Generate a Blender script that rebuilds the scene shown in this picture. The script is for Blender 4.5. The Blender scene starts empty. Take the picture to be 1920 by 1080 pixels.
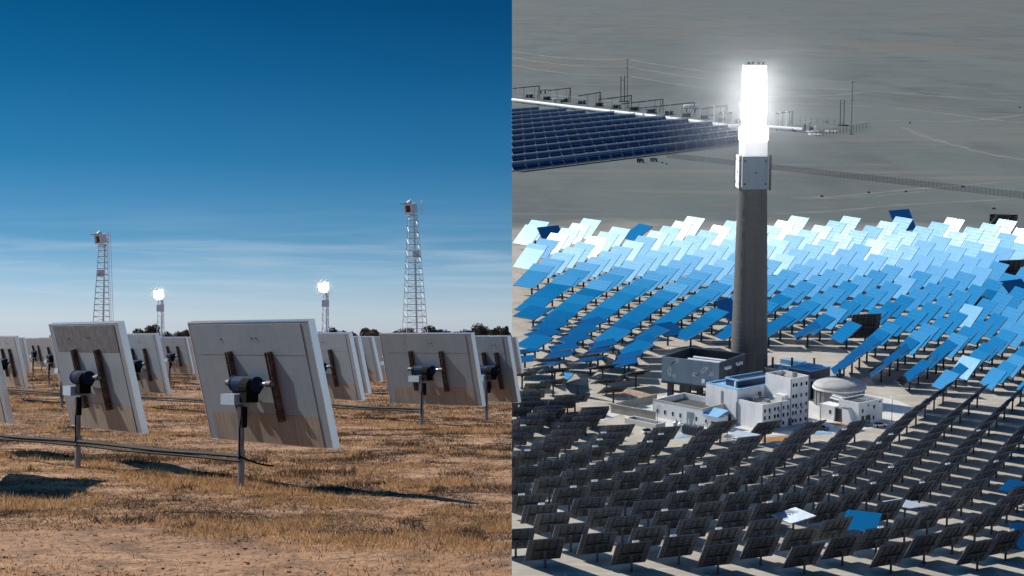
import bpy, math, random
import numpy as np
from mathutils import Matrix, Vector
random.seed(7)
rng = np.random.default_rng(7)
R = math.radians
sc = bpy.context.scene
C = sc.collection

# ------------------------------------------------------------------ camera
F = 3600.0                       # focal length in pixels of the 1920 wide photograph
EYE = Vector((0, 0, 1.7))
PITCH = math.atan(100 / F)
cam = bpy.data.cameras.new('camera')
cam.sensor_width = 36
cam.lens = 36 * F / 1920
cam.clip_start = 0.5
cam.clip_end = 60000
camo = bpy.data.objects.new('camera', cam)
C.objects.link(camo)
camo.location = EYE
camo.rotation_euler = (math.pi / 2 + PITCH, 0, 0)
sc.camera = camo

# ------------------------------------------------------------------ light
SUN_AZ, SUN_EL = R(-61), R(42)
SUN = Vector((math.sin(SUN_AZ) * math.cos(SUN_EL), math.cos(SUN_AZ) * math.cos(SUN_EL), math.sin(SUN_EL)))
sun = bpy.data.lights.new('sun', 'SUN')
sun.energy = 4.6
sun.angle = R(0.53)
sun.color = (1, .95, .87)
suno = bpy.data.objects.new('sun', sun)
C.objects.link(suno)
suno.rotation_euler = SUN.to_track_quat('Z', 'Y').to_euler()

w = bpy.data.worlds.new('World')
sc.world = w
w.use_nodes = True
nt = w.node_tree
N, L = nt.nodes, nt.links
def wn(t, **k):
    n = N.new(t)
    for a, b in k.items():
        setattr(n, a, b)
    return n
def ramp(node, pts):
    e = node.color_ramp.elements
    while len(e) > 1:
        e.remove(e[-1])
    e[0].position = pts[0][0]
    e[0].color = (*pts[0][1], 1)
    for p, c in pts[1:]:
        x = e.new(p)
        x.color = (*c, 1)
sky = wn('ShaderNodeTexSky', sky_type='NISHITA', sun_disc=False, sun_elevation=SUN_EL, sun_rotation=SUN_AZ,
         dust_density=.3, ozone_density=3)
geo = wn('ShaderNodeTexCoord')
sep = wn('ShaderNodeSeparateXYZ')
L.new(geo.outputs['Generated'], sep.inputs[0])
asn = wn('ShaderNodeMath', operation='ARCSINE')
L.new(sep.outputs['Z'], asn.inputs[0])
mr = wn('ShaderNodeMapRange')
mr.inputs['From Min'].default_value = 0
mr.inputs['From Max'].default_value = R(20)
mr.clamp = True
L.new(asn.outputs[0], mr.inputs['Value'])
tint = wn('ShaderNodeValToRGB')
ramp(tint, [(0, (.60, .72, 1.1)), (.035, (.60, .72, 1.05)), (.09, (.38, .56, .88)), (.15, (.165, .36, .62)),
            (.27, (.050, .23, .42)), (.40, (.016, .145, .285)), (.5, (.006, .095, .205)), (.75, (.03, .17, .34)), (1, (.05, .25, .48))])
L.new(mr.outputs[0], tint.inputs[0])
mul = wn('ShaderNodeMixRGB', blend_type='MULTIPLY')
mul.inputs[0].default_value = 1
L.new(sky.outputs[0], mul.inputs[1])
L.new(tint.outputs[0], mul.inputs[2])
# thin stretched cirrus low over the horizon
mp = wn('ShaderNodeMapping')
mp.inputs['Scale'].default_value = (7, 7, 120)
mp.inputs['Rotation'].default_value = (0, R(1.2), 0)
L.new(geo.outputs['Generated'], mp.inputs[0])
cn = wn('ShaderNodeTexNoise')
cn.inputs['Scale'].default_value = 1.6
cn.inputs['Detail'].default_value = 5
cn.inputs['Roughness'].default_value = .5
cn.inputs['Distortion'].default_value = .4
L.new(mp.outputs[0], cn.inputs['Vector'])
cr = wn('ShaderNodeValToRGB')
ramp(cr, [(.42, (0, 0, 0)), (.72, (1, 1, 1))])
L.new(cn.outputs[0], cr.inputs[0])
ce = wn('ShaderNodeValToRGB')
ramp(ce, [(0, (0, 0, 0)), (.03, (.35, .35, .35)), (.07, (.6, .6, .6)), (.135, (.85, .85, .85)), (.16, (.25, .25, .25)), (.22, (0, 0, 0))])
L.new(mr.outputs[0], ce.inputs[0])
cm = wn('ShaderNodeMath', operation='MULTIPLY')
L.new(cr.outputs[0], cm.inputs[0])
L.new(ce.outputs[0], cm.inputs[1])
cm2 = wn('ShaderNodeMath', operation='MULTIPLY')
L.new(cm.outputs[0], cm2.inputs[0])
cm2.inputs[1].default_value = .42
cmix = wn('ShaderNodeMixRGB')
L.new(cm2.outputs[0], cmix.inputs[0])
L.new(mul.outputs[0], cmix.inputs[1])
cmix.inputs[2].default_value = (5.0, 5.8, 6.6, 1)
# bright haze round the sun (seen only in the mirrors)
dot = wn('ShaderNodeVectorMath', operation='DOT_PRODUCT')
nrm = wn('ShaderNodeVectorMath', operation='NORMALIZE')
L.new(geo.outputs['Generated'], nrm.inputs[0])
L.new(nrm.outputs[0], dot.inputs[0])
dot.inputs[1].default_value = SUN
acs = wn('ShaderNodeMath', operation='ARCCOSINE')
L.new(dot.outputs['Value'], acs.inputs[0])
def gauss(width, col, prev):
    a = wn('ShaderNodeMath', operation='DIVIDE')
    L.new(acs.outputs[0], a.inputs[0])
    a.inputs[1].default_value = R(width)
    b = wn('ShaderNodeMath', operation='POWER')
    L.new(a.outputs[0], b.inputs[0])
    b.inputs[1].default_value = 2
    c = wn('ShaderNodeMath', operation='MULTIPLY')
    L.new(b.outputs[0], c.inputs[0])
    c.inputs[1].default_value = -1
    d = wn('ShaderNodeMath', operation='EXPONENT')
    L.new(c.outputs[0], d.inputs[0])
    e = wn('ShaderNodeMixRGB', blend_type='ADD')
    L.new(d.outputs[0], e.inputs[0])
    L.new(prev, e.inputs[1])
    e.inputs[2].default_value = (*col, 1)
    return e.outputs[0]
o1 = gauss(35, (.0, 2.55, 4.9), cmix.outputs[0])
o2 = gauss(14, (3.5, 3.2, 2.1), o1)
o2 = gauss(4.5, (6.0, 5.6, 4.8), o2)
L.new(o2, N['Background'].inputs['Color'])
N['Background'].inputs['Strength'].default_value = .1
vs = sc.view_settings
vs.view_transform = 'Standard'
vs.look = 'None'
vs.exposure = .25
vs.gamma = 1
vs.use_curve_mapping = False

# ------------------------------------------------------------------ pixel and frame helpers
ca, sa = math.cos(PITCH), math.sin(PITCH)
def ray(px, py):
    u, v = (px - 960) / F, (540 - py) / F
    return Vector((u, ca - v * sa, sa + v * ca)).normalized()
# the desert of the power tower is one long slope that climbs away from the viewpoint
YH, D0 = -30.0, 720.0
TAU = math.atan((540 - YH) / F) + PITCH
O = EYE + ray(1415, 728) * D0
MR = Matrix(((1, 0, 0, O.x), (0, math.cos(TAU), -math.sin(TAU), O.y), (0, math.sin(TAU), math.cos(TAU), O.z), (0, 0, 0, 1)))
MI = MR.inverted()
ME = Matrix.Identity(4)
NZ = MR.to_3x3() @ Vector((0, 0, 1))
EYEL = MI @ EYE
def g(px, py, h=0.0):
    """point of the slope (its own frame) that the photograph shows at this pixel, on a sheet h above the ground"""
    d = MI.to_3x3() @ ray(px, py)
    t = (h - EYEL.z) / d.z
    return EYEL + d * t
def zat(p, py):
    """height above p at which a vertical line reaches image row py"""
    c = (540 - py) / F
    def q(z):
        v = MR @ Vector((p[0], p[1], z)) - EYE
        d = v.y * ca + v.z * sa
        return (-v.y * sa + v.z * ca) - c * d
    a, b = q(0), q(1)
    return -a / (b - a)
def pxm(p):
    """pixels per metre at a point of the slope"""
    v = MR @ Vector((p[0], p[1], 0)) - EYE
    return F / (v.y * ca + v.z * sa)
def lg(px, py):
    """point of the left, level ground"""
    d = ray(px, py)
    t = -EYE.z / d.z
    return EYE + d * t

# ------------------------------------------------------------------ mesh helpers
class MB:
    def __init__(s):
        s.v, s.f, s.m = [], [], []
    def add(s, vs_, fs, mi=0):
        n = len(s.v)
        s.v += [tuple(v) for v in vs_]
        for f in fs:
            s.f.append([i + n for i in f])
            s.m.append(mi)
        return s
    def box(s, a, b, mat=None, mi=0):
        x0, y0, z0 = a
        x1, y1, z1 = b
        vv = [Vector(p) for p in ((x0, y0, z0), (x1, y0, z0), (x1, y1, z0), (x0, y1, z0), (x0, y0, z1), (x1, y0, z1), (x1, y1, z1), (x0, y1, z1))]
        if mat is not None:
            vv = [mat @ v for v in vv]
        return s.add(vv, [(0, 3, 2, 1), (4, 5, 6, 7), (0, 1, 5, 4), (1, 2, 6, 5), (2, 3, 7, 6), (3, 0, 4, 7)], mi)
    def cbox(s, c, d, mat=None, mi=0):
        return s.box([c[i] - d[i] / 2 for i in range(3)], [c[i] + d[i] / 2 for i in range(3)], mat, mi)
    def tube(s, p, q, r, r2=None, n=8, mi=0, cap=True):
        p, q = Vector(p), Vector(q)
        r2 = r if r2 is None else r2
        k = (q - p).to_track_quat('Z', 'Y').to_matrix()
        vv = []
        for (o, rr) in ((p, r), (q, r2)):
            for i in range(n):
                a = 2 * math.pi * i / n
                vv.append(o + k @ Vector((math.cos(a) * rr, math.sin(a) * rr, 0)))
        fs = [(i, (i + 1) % n, n + (i + 1) % n, n + i) for i in range(n)]
        if cap:
            fs += [tuple(range(n - 1, -1, -1)), tuple(range(n, 2 * n))]
        return s.add(vv, fs, mi)
    def bar(s, p, q, t, mi=0):
        return s.tube(p, q, t * .7, n=4, mi=mi)
    def lathe(s, prof, n=32, mi=0, mat=None):
        vv = []
        for (r, z) in prof:
            for i in range(n):
                a = 2 * math.pi * i / n
                v = Vector((math.cos(a) * r, math.sin(a) * r, z))
                vv.append(mat @ v if mat else v)
        fs = []
        for j in range(len(prof) - 1):
            for i in range(n):
                fs.append((j * n + i, j * n + (i + 1) % n, (j + 1) * n + (i + 1) % n, (j + 1) * n + i))
        return s.add(vv, fs, mi)
    def poly(s, pts, mi=0):
        return s.add(pts, [tuple(range(len(pts)))], mi)
    def mesh(s, name, mats):
        me = bpy.data.meshes.new(name)
        me.from_pydata(s.v, [], s.f)
        for m in (mats if isinstance(mats, (list, tuple)) else [mats]):
            me.materials.append(m)
        if any(s.m):
            me.polygons.foreach_set('material_index', s.m)
        me.update()
        return me
def link(name, me, parent=None, mw=None):
    o = bpy.data.objects.new(name, me)
    C.objects.link(o)
    if parent is not None:
        o.parent = parent
    if mw is not None:
        o.matrix_local = mw
    return o
def smooth(me):
    me.polygons.foreach_set('use_smooth', [True] * len(me.polygons))
    return me
def part(name, mb, mat, parent=None, mw=None, sm=False):
    me = mb.mesh(name, mat)
    if sm:
        smooth(me)
    return link(name, me, parent, mw)
def tag(o, label, cat, group=None, kind=None):
    if label: o['label'] = label
    if cat: o['category'] = cat
    if group: o['group'] = group
    if kind: o['kind'] = kind
    return o
def thing(name, label, cat, loc, rz=0.0, frame=None, group=None, scale=1.0):
    o = bpy.data.objects.new(name, None)
    o.empty_display_size = .5
    C.objects.link(o)
    o.matrix_world = (frame or ME) @ Matrix.Translation(Vector(loc)) @ Matrix.Rotation(rz, 4, 'Z') @ Matrix.Scale(scale, 4)
    return tag(o, label, cat, group)
def struct(name, mb, mat, frame=None):
    o = part(name, mb, mat)
    if frame is not None:
        o.matrix_world = frame
    o['kind'] = 'structure'
    return o

# ------------------------------------------------------------------ materials
def mat(name, col, rough=.7, metal=0.0, noise=(), bump=None, spec=.5, coords='Object'):
    """noise: list of (scale xyz, colour, low, high, strength) layers laid over col"""
    m = bpy.data.materials.new(name)
    m.use_nodes = True
    t = m.node_tree
    b = t.nodes['Principled BSDF']
    b.inputs['Roughness'].default_value = rough
    b.inputs['Metallic'].default_value = metal
    b.inputs['Specular IOR Level'].default_value = spec
    b.inputs['Base Color'].default_value = (*col, 1)
    prev = None
    tc = t.nodes.new('ShaderNodeTexCoord')
    for (s, c, lo, hi, k) in noise:
        mp_ = t.nodes.new('ShaderNodeMapping')
        mp_.inputs['Scale'].default_value = s if isinstance(s, tuple) else (s, s, s)
        mp_.inputs['Location'].default_value = (random.random() * 9, random.random() * 9, random.random() * 9)
        t.links.new(tc.outputs[coords], mp_.inputs[0])
        nz = t.nodes.new('ShaderNodeTexNoise')
        nz.inputs['Scale'].default_value = 1
        nz.inputs['Detail'].default_value = 6
        nz.inputs['Roughness'].default_value = .6
        t.links.new(mp_.outputs[0], nz.inputs['Vector'])
        r_ = t.nodes.new('ShaderNodeMapRange')
        r_.inputs['From Min'].default_value = lo
        r_.inputs['From Max'].default_value = hi
        r_.inputs['To Max'].default_value = k
        t.links.new(nz.outputs[0], r_.inputs['Value'])
        mx = t.nodes.new('ShaderNodeMixRGB')
        t.links.new(r_.outputs[0], mx.inputs[0])
        if prev is None:
            mx.inputs[1].default_value = (*col, 1)
        else:
            t.links.new(prev, mx.inputs[1])
        mx.inputs[2].default_value = (*c, 1)
        prev = mx.outputs[0]
    if prev is not None:
        t.links.new(prev, b.inputs['Base Color'])
    if bump:
        s, dist = bump
        nz = t.nodes.new('ShaderNodeTexNoise')
        nz.inputs['Scale'].default_value = s
        nz.inputs['Detail'].default_value = 6
        t.links.new(tc.outputs[coords], nz.inputs['Vector'])
        bp = t.nodes.new('ShaderNodeBump')
        bp.inputs['Distance'].default_value = dist
        t.links.new(nz.outputs[0], bp.inputs['Height'])
        t.links.new(bp.outputs[0], b.inputs['Normal'])
    return m
def emit(name, col, k):
    m = bpy.data.materials.new(name)
    m.use_nodes = True
    b = m.node_tree.nodes['Principled BSDF']
    b.inputs['Base Color'].default_value = (.8, .8, .8, 1)
    b.inputs['Emission Color'].default_value = (*col, 1)
    b.inputs['Emission Strength'].default_value = k
    return m

m_sheet = mat('weathered metal sheet', (.225, .285, .33), .4, .1, [((7, 7, .7), (.20, .255, .30), .42, .64, .8), (2.0, (.265, .32, .36), .48, .7, .7), ((30, 30, 1.2), (.21, .26, .305), .5, .68, .5), (16, (.22, .235, .245), .66, .78, .5)], (9, .002))
m_sheet_dark = mat('dark galvanised patch', (.10, .112, .125), .55, .3, [(9, (.2, .2, .205), .45, .65, .8), (2.5, (.1, .1, .1), .5, .7, .6)])
m_sheet_tan = mat('lower sheet with ground reflection tint', (.30, .27, .228), .5, .2, [((20, 20, 2), (.2, .16, .12), .42, .65, .8), (4, (.34, .31, .27), .5, .7, .5)])  # tan tone stands in for the ground mirrored in the metal
m_edge = mat('bright folded aluminium rim', (.95, .95, .94), .24, .85, [((8, 8, 3), (.85, .85, .84), .5, .7, .6)])
m_rust = mat('rusty bracket steel', (.10, .055, .03), .8, .2, [(14, (.17, .16, .15), .45, .6, .9), (30, (.05, .028, .018), .5, .65, .7)])
m_drive = mat('dark blue drive paint', (.010, .026, .066), .7, 0, [(12, (.02, .03, .05), .5, .7, .6)], spec=.08)
m_black = mat('black rubber', (.010, .010, .011), .9, spec=.08)
m_galv = mat('galvanised steel', (.33, .34, .35), .45, .7, [((18, 18, 4), (.16, .17, .18), .42, .64, .9), (40, (.42, .42, .42), .5, .7, .5)])
m_steel0 = mat('dull grey steel', (.10, .105, .11), .6, .4)
m_plate = mat('pale blue grey cover', (.36, .45, .53), .5, .1, [(20, (.24, .3, .36), .5, .7, .5)])
m_white = mat('white painted steel', (.86, .87, .87), .5, 0, [(2, (.66, .66, .65), .5, .75, .6)])
m_pipe = mat('black pipe', (.012, .013, .015), .7, 0, [(6, (.03, .03, .032), .5, .7, .7)], spec=.25)
m_aper = mat('brown receiver cavity', (.10, .055, .03), .7, 0, [(3, (.2, .12, .07), .4, .7, .8)])
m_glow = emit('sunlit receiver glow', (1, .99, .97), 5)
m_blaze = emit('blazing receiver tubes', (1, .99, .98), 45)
m_bark = mat('eucalypt bark', (.16, .12, .09), .9, 0, [(3, (.25, .21, .17), .4, .7, .7)])
m_leaf = [mat('dull olive leaves', (.085, .075, .042), .8, 0, [(.8, (.13, .09, .055), .4, .65, .8)]),
          mat('brown leaves', (.19, .115, .068), .8), mat('dark leaves', (.03, .036, .024), .8)]
m_straw = [mat('pale straw', (.57, .355, .17), .8, 0, [(.9, (.41, .235, .10), .4, .65, .8)]),
           mat('brown dry grass', (.30, .175, .088), .85, 0, [(1.1, (.17, .095, .046), .4, .65, .8)]),
           mat('dead grass and tussock shade', (.085, .056, .035), .9, 0, [(1.3, (.038, .026, .018), .4, .65, .8)])]
m_soil = mat('dry tan soil', (.39, .20, .092), .95, 0,
             [(.22, (.33, .175, .09), .4, .62, .8), ((.35, 2.2, 1), (.58, .345, .18), .48, .66, .85), (1.7, (.15, .08, .042), .47, .64, .9), (9, (.11, .062, .035), .52, .65, .8), (30, (.62, .41, .25), .60, .7, .5)], (14, .03))  # dark layers are soil tone and painted shade under the grass
for m_ in m_straw:                               # thin dry blades let sunlight through
    t_ = m_.node_tree
    b_ = t_.nodes['Principled BSDF']
    tr_ = t_.nodes.new('ShaderNodeBsdfTranslucent')
    t_.links.new(b_.inputs['Base Color'].links[0].from_socket, tr_.inputs['Color'])
    mx_ = t_.nodes.new('ShaderNodeMixShader')
    mx_.inputs[0].default_value = .5
    t_.links.new(b_.outputs[0], mx_.inputs[1])
    t_.links.new(tr_.outputs[0], mx_.inputs[2])
    t_.links.new(mx_.outputs[0], t_.nodes['Material Output'].inputs['Surface'])
m_bank = mat('bare earth bank', (.3, .2, .13), .95, 0, [(.3, (.2, .13, .08), .4, .65, .8)], (2, .15))

def desert_material():
    m = mat('desert gravel', (.098, .118, .108), .95, 0,
            [((.0022, .0009, 1), (.120, .140, .128), .42, .62, .9), ((.012, .0035, 1), (.080, .090, .090), .45, .65, .9), ((.0012, .012, 1), (.150, .142, .120), .54, .66, .8), ((.0016, .0010, 1), (.150, .125, .092), .55, .70, .8),
             ((.004, .02, 1), (.17, .155, .132), .58, .70, .7), (.05, (.15, .15, .138), .5, .72, .5)])
    t = m.node_tree
    b = t.nodes['Principled BSDF']
    src = b.inputs['Base Color'].links[0].from_socket
    tc = t.nodes.new('ShaderNodeTexCoord')
    c0, c1 = g(1450, 690), g(1450, 424)
    sub = t.nodes.new('ShaderNodeVectorMath'); sub.operation = 'SUBTRACT'
    sub.inputs[1].default_value = (c0.x, c0.y, 0)
    t.links.new(tc.outputs['Object'], sub.inputs[0])
    scl = t.nodes.new('ShaderNodeVectorMath'); scl.operation = 'DIVIDE'
    rr = (c1 - c0).y
    scl.inputs[1].default_value = (rr * 1.1, rr, 1e6)
    t.links.new(sub.outputs[0], scl.inputs[0])
    ln = t.nodes.new('ShaderNodeVectorMath'); ln.operation = 'LENGTH'
    t.links.new(scl.outputs[0], ln.inputs[0])
    nz = t.nodes.new('ShaderNodeTexNoise'); nz.inputs['Scale'].default_value = .02; nz.inputs['Detail'].default_value = 5
    t.links.new(tc.outputs['Object'], nz.inputs['Vector'])
    ad = t.nodes.new('ShaderNodeMath'); ad.operation = 'MULTIPLY_ADD'
    t.links.new(nz.outputs[0], ad.inputs[0]); ad.inputs[1].default_value = .25
    t.links.new(ln.outputs['Value'], ad.inputs[2])
    rg = t.nodes.new('ShaderNodeMapRange')
    rg.inputs['From Min'].default_value = 1.0; rg.inputs['From Max'].default_value = 1.22
    rg.inputs['To Min'].default_value = 1; rg.inputs['To Max'].default_value = 0
    t.links.new(ad.outputs[0], rg.inputs['Value'])
    # graded soil of the mirror field
    def noise(s, lo, hi):
        mpp = t.nodes.new('ShaderNodeMapping'); mpp.inputs['Scale'].default_value = s
        t.links.new(tc.outputs['Object'], mpp.inputs[0])
        n2 = t.nodes.new('ShaderNodeTexNoise'); n2.inputs['Scale'].default_value = 1; n2.inputs['Detail'].default_value = 6
        t.links.new(mpp.outputs[0], n2.inputs['Vector'])
        r2 = t.nodes.new('ShaderNodeMapRange'); r2.inputs['From Min'].default_value = lo; r2.inputs['From Max'].default_value = hi
        t.links.new(n2.outputs[0], r2.inputs['Value'])
        return r2.outputs[0]
    a = t.nodes.new('ShaderNodeMixRGB')
    a.inputs[1].default_value = (.43, .385, .315, 1); a.inputs[2].default_value = (.34, .30, .245, 1)
    t.links.new(noise((.05, .02, 1), .38, .62), a.inputs[0])
    a2 = t.nodes.new('ShaderNodeMixRGB')
    t.links.new(a.outputs[0], a2.inputs[1]); a2.inputs[2].default_value = (.49, .45, .385, 1)
    t.links.new(noise((.12, .5, 1), .5, .7), a2.inputs[0])
    mx = t.nodes.new('ShaderNodeMixRGB')
    t.links.new(rg.outputs[0], mx.inputs[0]); t.links.new(src, mx.inputs[1]); t.links.new(a2.outputs[0], mx.inputs[2])
    t.links.new(mx.outputs[0], b.inputs['Base Color'])
    return m
m_desert = desert_material()
m_track = mat('pale wheel track', (.185, .18, .16), .95, 0, [((.02, .02, 1), (.15, .148, .132), .4, .65, .9)])
m_conc = mat('pale concrete apron', (.60, .585, .54), .85, 0, [((.08, .03, 1), (.5, .48, .43), .45, .65, .8), (.6, (.66, .65, .61), .5, .7, .5)])
m_red = mat('reddish soil', (.34, .22, .14), .95, 0, [(.1, (.4, .345, .28), .42, .6, .9)])
m_mirror = mat('silvered mirror facet', (.93, .95, .96), .035, 1.0)
m_frame = mat('dark mirror back', (.056, .067, .082), .6, .1, [(.5, (.04, .05, .062), .4, .65, .8)])
m_rib = mat('grey back rib', (.17, .19, .22), .5, .4)
m_facetgap = mat('pale facet joint', (.50, .57, .64), .10, 1.0)
m_palesky = mat('pale mirrored sky tone', (.60, .68, .75), .45, .3, [(.4, (.5, .57, .63), .45, .65, .7)])  # pale tone stands in for bright sky mirrored in the glass
m_steel = mat('dark support steel', (.05, .055, .06), .6, .3)
m_trough = mat('trough mirror glass', (.12, .17, .24), .12, 1.0)
m_rail = mat('pale steel rail', (.55, .60, .66), .4, .5)
m_tower = mat('grey concrete shaft', (.112, .112, .112), .9, 0, [((.3, .3, .02), (.085, .085, .086), .4, .65, .8), ((1.2, 1.2, .05), (.135, .133, .13), .5, .7, .6)])
m_wall = mat('white plaster', (.74, .75, .75), .8, 0, [((.25, .25, .06), (.60, .61, .62), .45, .68, .8), ((1.6, 1.6, .10), (.50, .49, .47), .58, .72, .7), (.8, (.79, .79, .785), .5, .7, .5)])
m_roof = mat('grey roof felt', (.36, .33, .29), .9, 0, [(.3, (.27, .25, .22), .42, .64, .8)])
m_roofdark = mat('dark bitumen roof', (.06, .06, .062), .85, 0, [(.4, (.1, .098, .095), .45, .65, .8)])
m_blue = mat('blue sheet roof', (.26, .50, .72), .45, .1, [((.5, .5, .5), (.20, .42, .64), .45, .65, .8)])
m_navy = mat('navy roof sheet', (.015, .035, .075), .5, .1)
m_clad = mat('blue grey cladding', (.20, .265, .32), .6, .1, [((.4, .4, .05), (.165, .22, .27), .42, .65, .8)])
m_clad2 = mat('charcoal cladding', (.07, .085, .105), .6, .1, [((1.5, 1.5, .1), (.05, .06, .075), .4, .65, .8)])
m_pane = mat('dark window glass', (.015, .018, .022), .08, 0)
m_tank = mat('tank steel', (.30, .31, .32), .45, .35, [((.5, .5, .08), (.22, .23, .24), .42, .65, .8)])
m_dome = mat('dusty white dome', (.42, .415, .40), .7, 0, [((.35, .35, .35), (.30, .295, .285), .48, .66, .8)])
m_art = mat('pale grey mural paint', (.42, .46, .49), .8)
m_artd = mat('dark mural paint', (.10, .085, .07), .8)
m_sign = mat('blue sign letters', (.03, .10, .34), .6)
m_copper = mat('orange brown decking', (.33, .15, .05), .8)
m_tan = mat('tan wall render', (.36, .33, .28), .9, 0, [((.3, .3, .3), (.3, .275, .235), .42, .65, .8)])
m_mesh = bpy.data.materials.new('grey fence netting')
m_mesh.use_nodes = True
_t = m_mesh.node_tree
_b = _t.nodes['Principled BSDF']
_b.inputs['Base Color'].default_value = (.07, .075, .085, 1)
_b.inputs['Alpha'].default_value = .22

# ------------------------------------------------------------------ terrain
def vnoise(x, y, seed=0):
    xi, yi = np.floor(x).astype(int), np.floor(y).astype(int)
    fx, fy = x - xi, y - yi
    fx, fy = fx * fx * (3 - 2 * fx), fy * fy * (3 - 2 * fy)
    def h(a, b):
        n = (a * 374761393 + b * 668265263 + seed * 974711) & 0x7fffffff
        n = ((n ^ (n >> 13)) * 1274126177) & 0x7fffffff
        return ((n ^ (n >> 16)) & 0xffff) / 65535.0
    return (h(xi, yi) * (1 - fx) + h(xi + 1, yi) * fx) * (1 - fy) + (h(xi, yi + 1) * (1 - fx) + h(xi + 1, yi + 1) * fx) * fy
def fbm(x, y, o=4, seed=0):
    s, a, t = 0, 1, 0
    for i in range(o):
        s = s + a * vnoise(x * 2 ** i, y * 2 ** i, seed + i)
        t += a
        a *= .5
    return s / t
def lheight(x, y):
    amp = np.clip((y - 8) / 6, 0, 1) * np.clip((110 - y) / 30, 0, 1)
    return amp * ((fbm(x * 1.1, y * 1.1, 4, 3) - .5) * .10 + (fbm(x * .22, y * .22, 2, 9) - .5) * .10)
def left_ground():
    ys = np.concatenate([np.arange(-30, 8, 4.0), np.arange(8, 30, .12), np.arange(30, 70, .35), np.arange(70, 125, 3), np.arange(125, 361, 20)])
    xs = np.concatenate([np.arange(-150, -26, 8.0), np.arange(-26, -12, .5), np.arange(-12, -.001, .14), [-.002]])
    X, Y = np.meshgrid(xs, ys)
    Z = lheight(X, Y)
    v = np.stack([X, Y, Z], -1).reshape(-1, 3)
    nx, ny = len(xs), len(ys)
    i = (np.arange(ny - 1)[:, None] * nx + np.arange(nx - 1)[None, :]).ravel()
    f = np.stack([i, i + 1, i + nx + 1, i + nx], -1)
    me = bpy.data.meshes.new('ground')
    me.from_pydata(v.tolist(), [], f.tolist())
    me.materials.append(m_soil)
    smooth(me)
    o = link('ground', me)
    o['kind'] = 'structure'
    # the earth bank on which that field stands
    b = MB()
    ring = [(-150, -30), (-.002, -30)] + [(-.002, y) for y in np.arange(8, 361, 8.0)] + [(-.002, 361), (-150, 361)]
    top = [(x, y, -.25) for x, y in ring]
    def floor_z(x, y):
        return min(-3, (MR @ Vector((0, (MI @ Vector((0, y, 0))).y, 0))).z - 3)
    bot = [(x - .6 if x > -1 else x, y, floor_z(x, y)) for x, y in ring]
    n = len(ring)
    b.add(top + bot, [(k, (k + 1) % n, n + (k + 1) % n, n + k) for k in range(n)])
    b.add([(x, y, z + .25 if False else float(lheight(np.array(x), np.array(y)))) for x, y, z in top] + top, [(k, (k + 1) % n, n + (k + 1) % n, n + k) for k in range(n)])
    struct('bank', b, m_bank)
left_ground()

# the slope: one sheet; it passes below the left field, and beyond it stops at the edge of the level plain
yl0 = (MI @ Vector((0, 0, 0))).y - 900
def slope_y_at_z(z):           # slope frame y where the sheet reaches world height z
    return (z - O.z) / math.sin(TAU)
ybrk = slope_y_at_z(-2.0)
xl = -O.x
b = MB()
b.add([(-5000, yl0, 0), (9000, yl0, 0), (9000, ybrk, 0), (xl + .01, ybrk, 0), (-5000, ybrk, 0)], [(0, 1, 2, 3, 4)])
b.add([(xl + .01, ybrk, 0), (9000, ybrk, 0), (9000, 22000, 0), (xl + .01, 22000, 0)], [(0, 1, 2, 3)])
b.add([(xl + .01, ybrk, 0), (xl + .01, 22000, 0), (xl + .6, 22000, -4500), (xl + .6, ybrk, -60)], [(0, 1, 2, 3)])
struct('desert', b, m_desert, MR)
b = MB()
yb = (MR @ Vector((0, ybrk, 0))).y
b.poly([(-9000, yb, -2), (-.01, yb, -2), (-.01, 12000, -2), (-9000, 12000, -2)])
struct('plain', b, m_soil)

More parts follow.
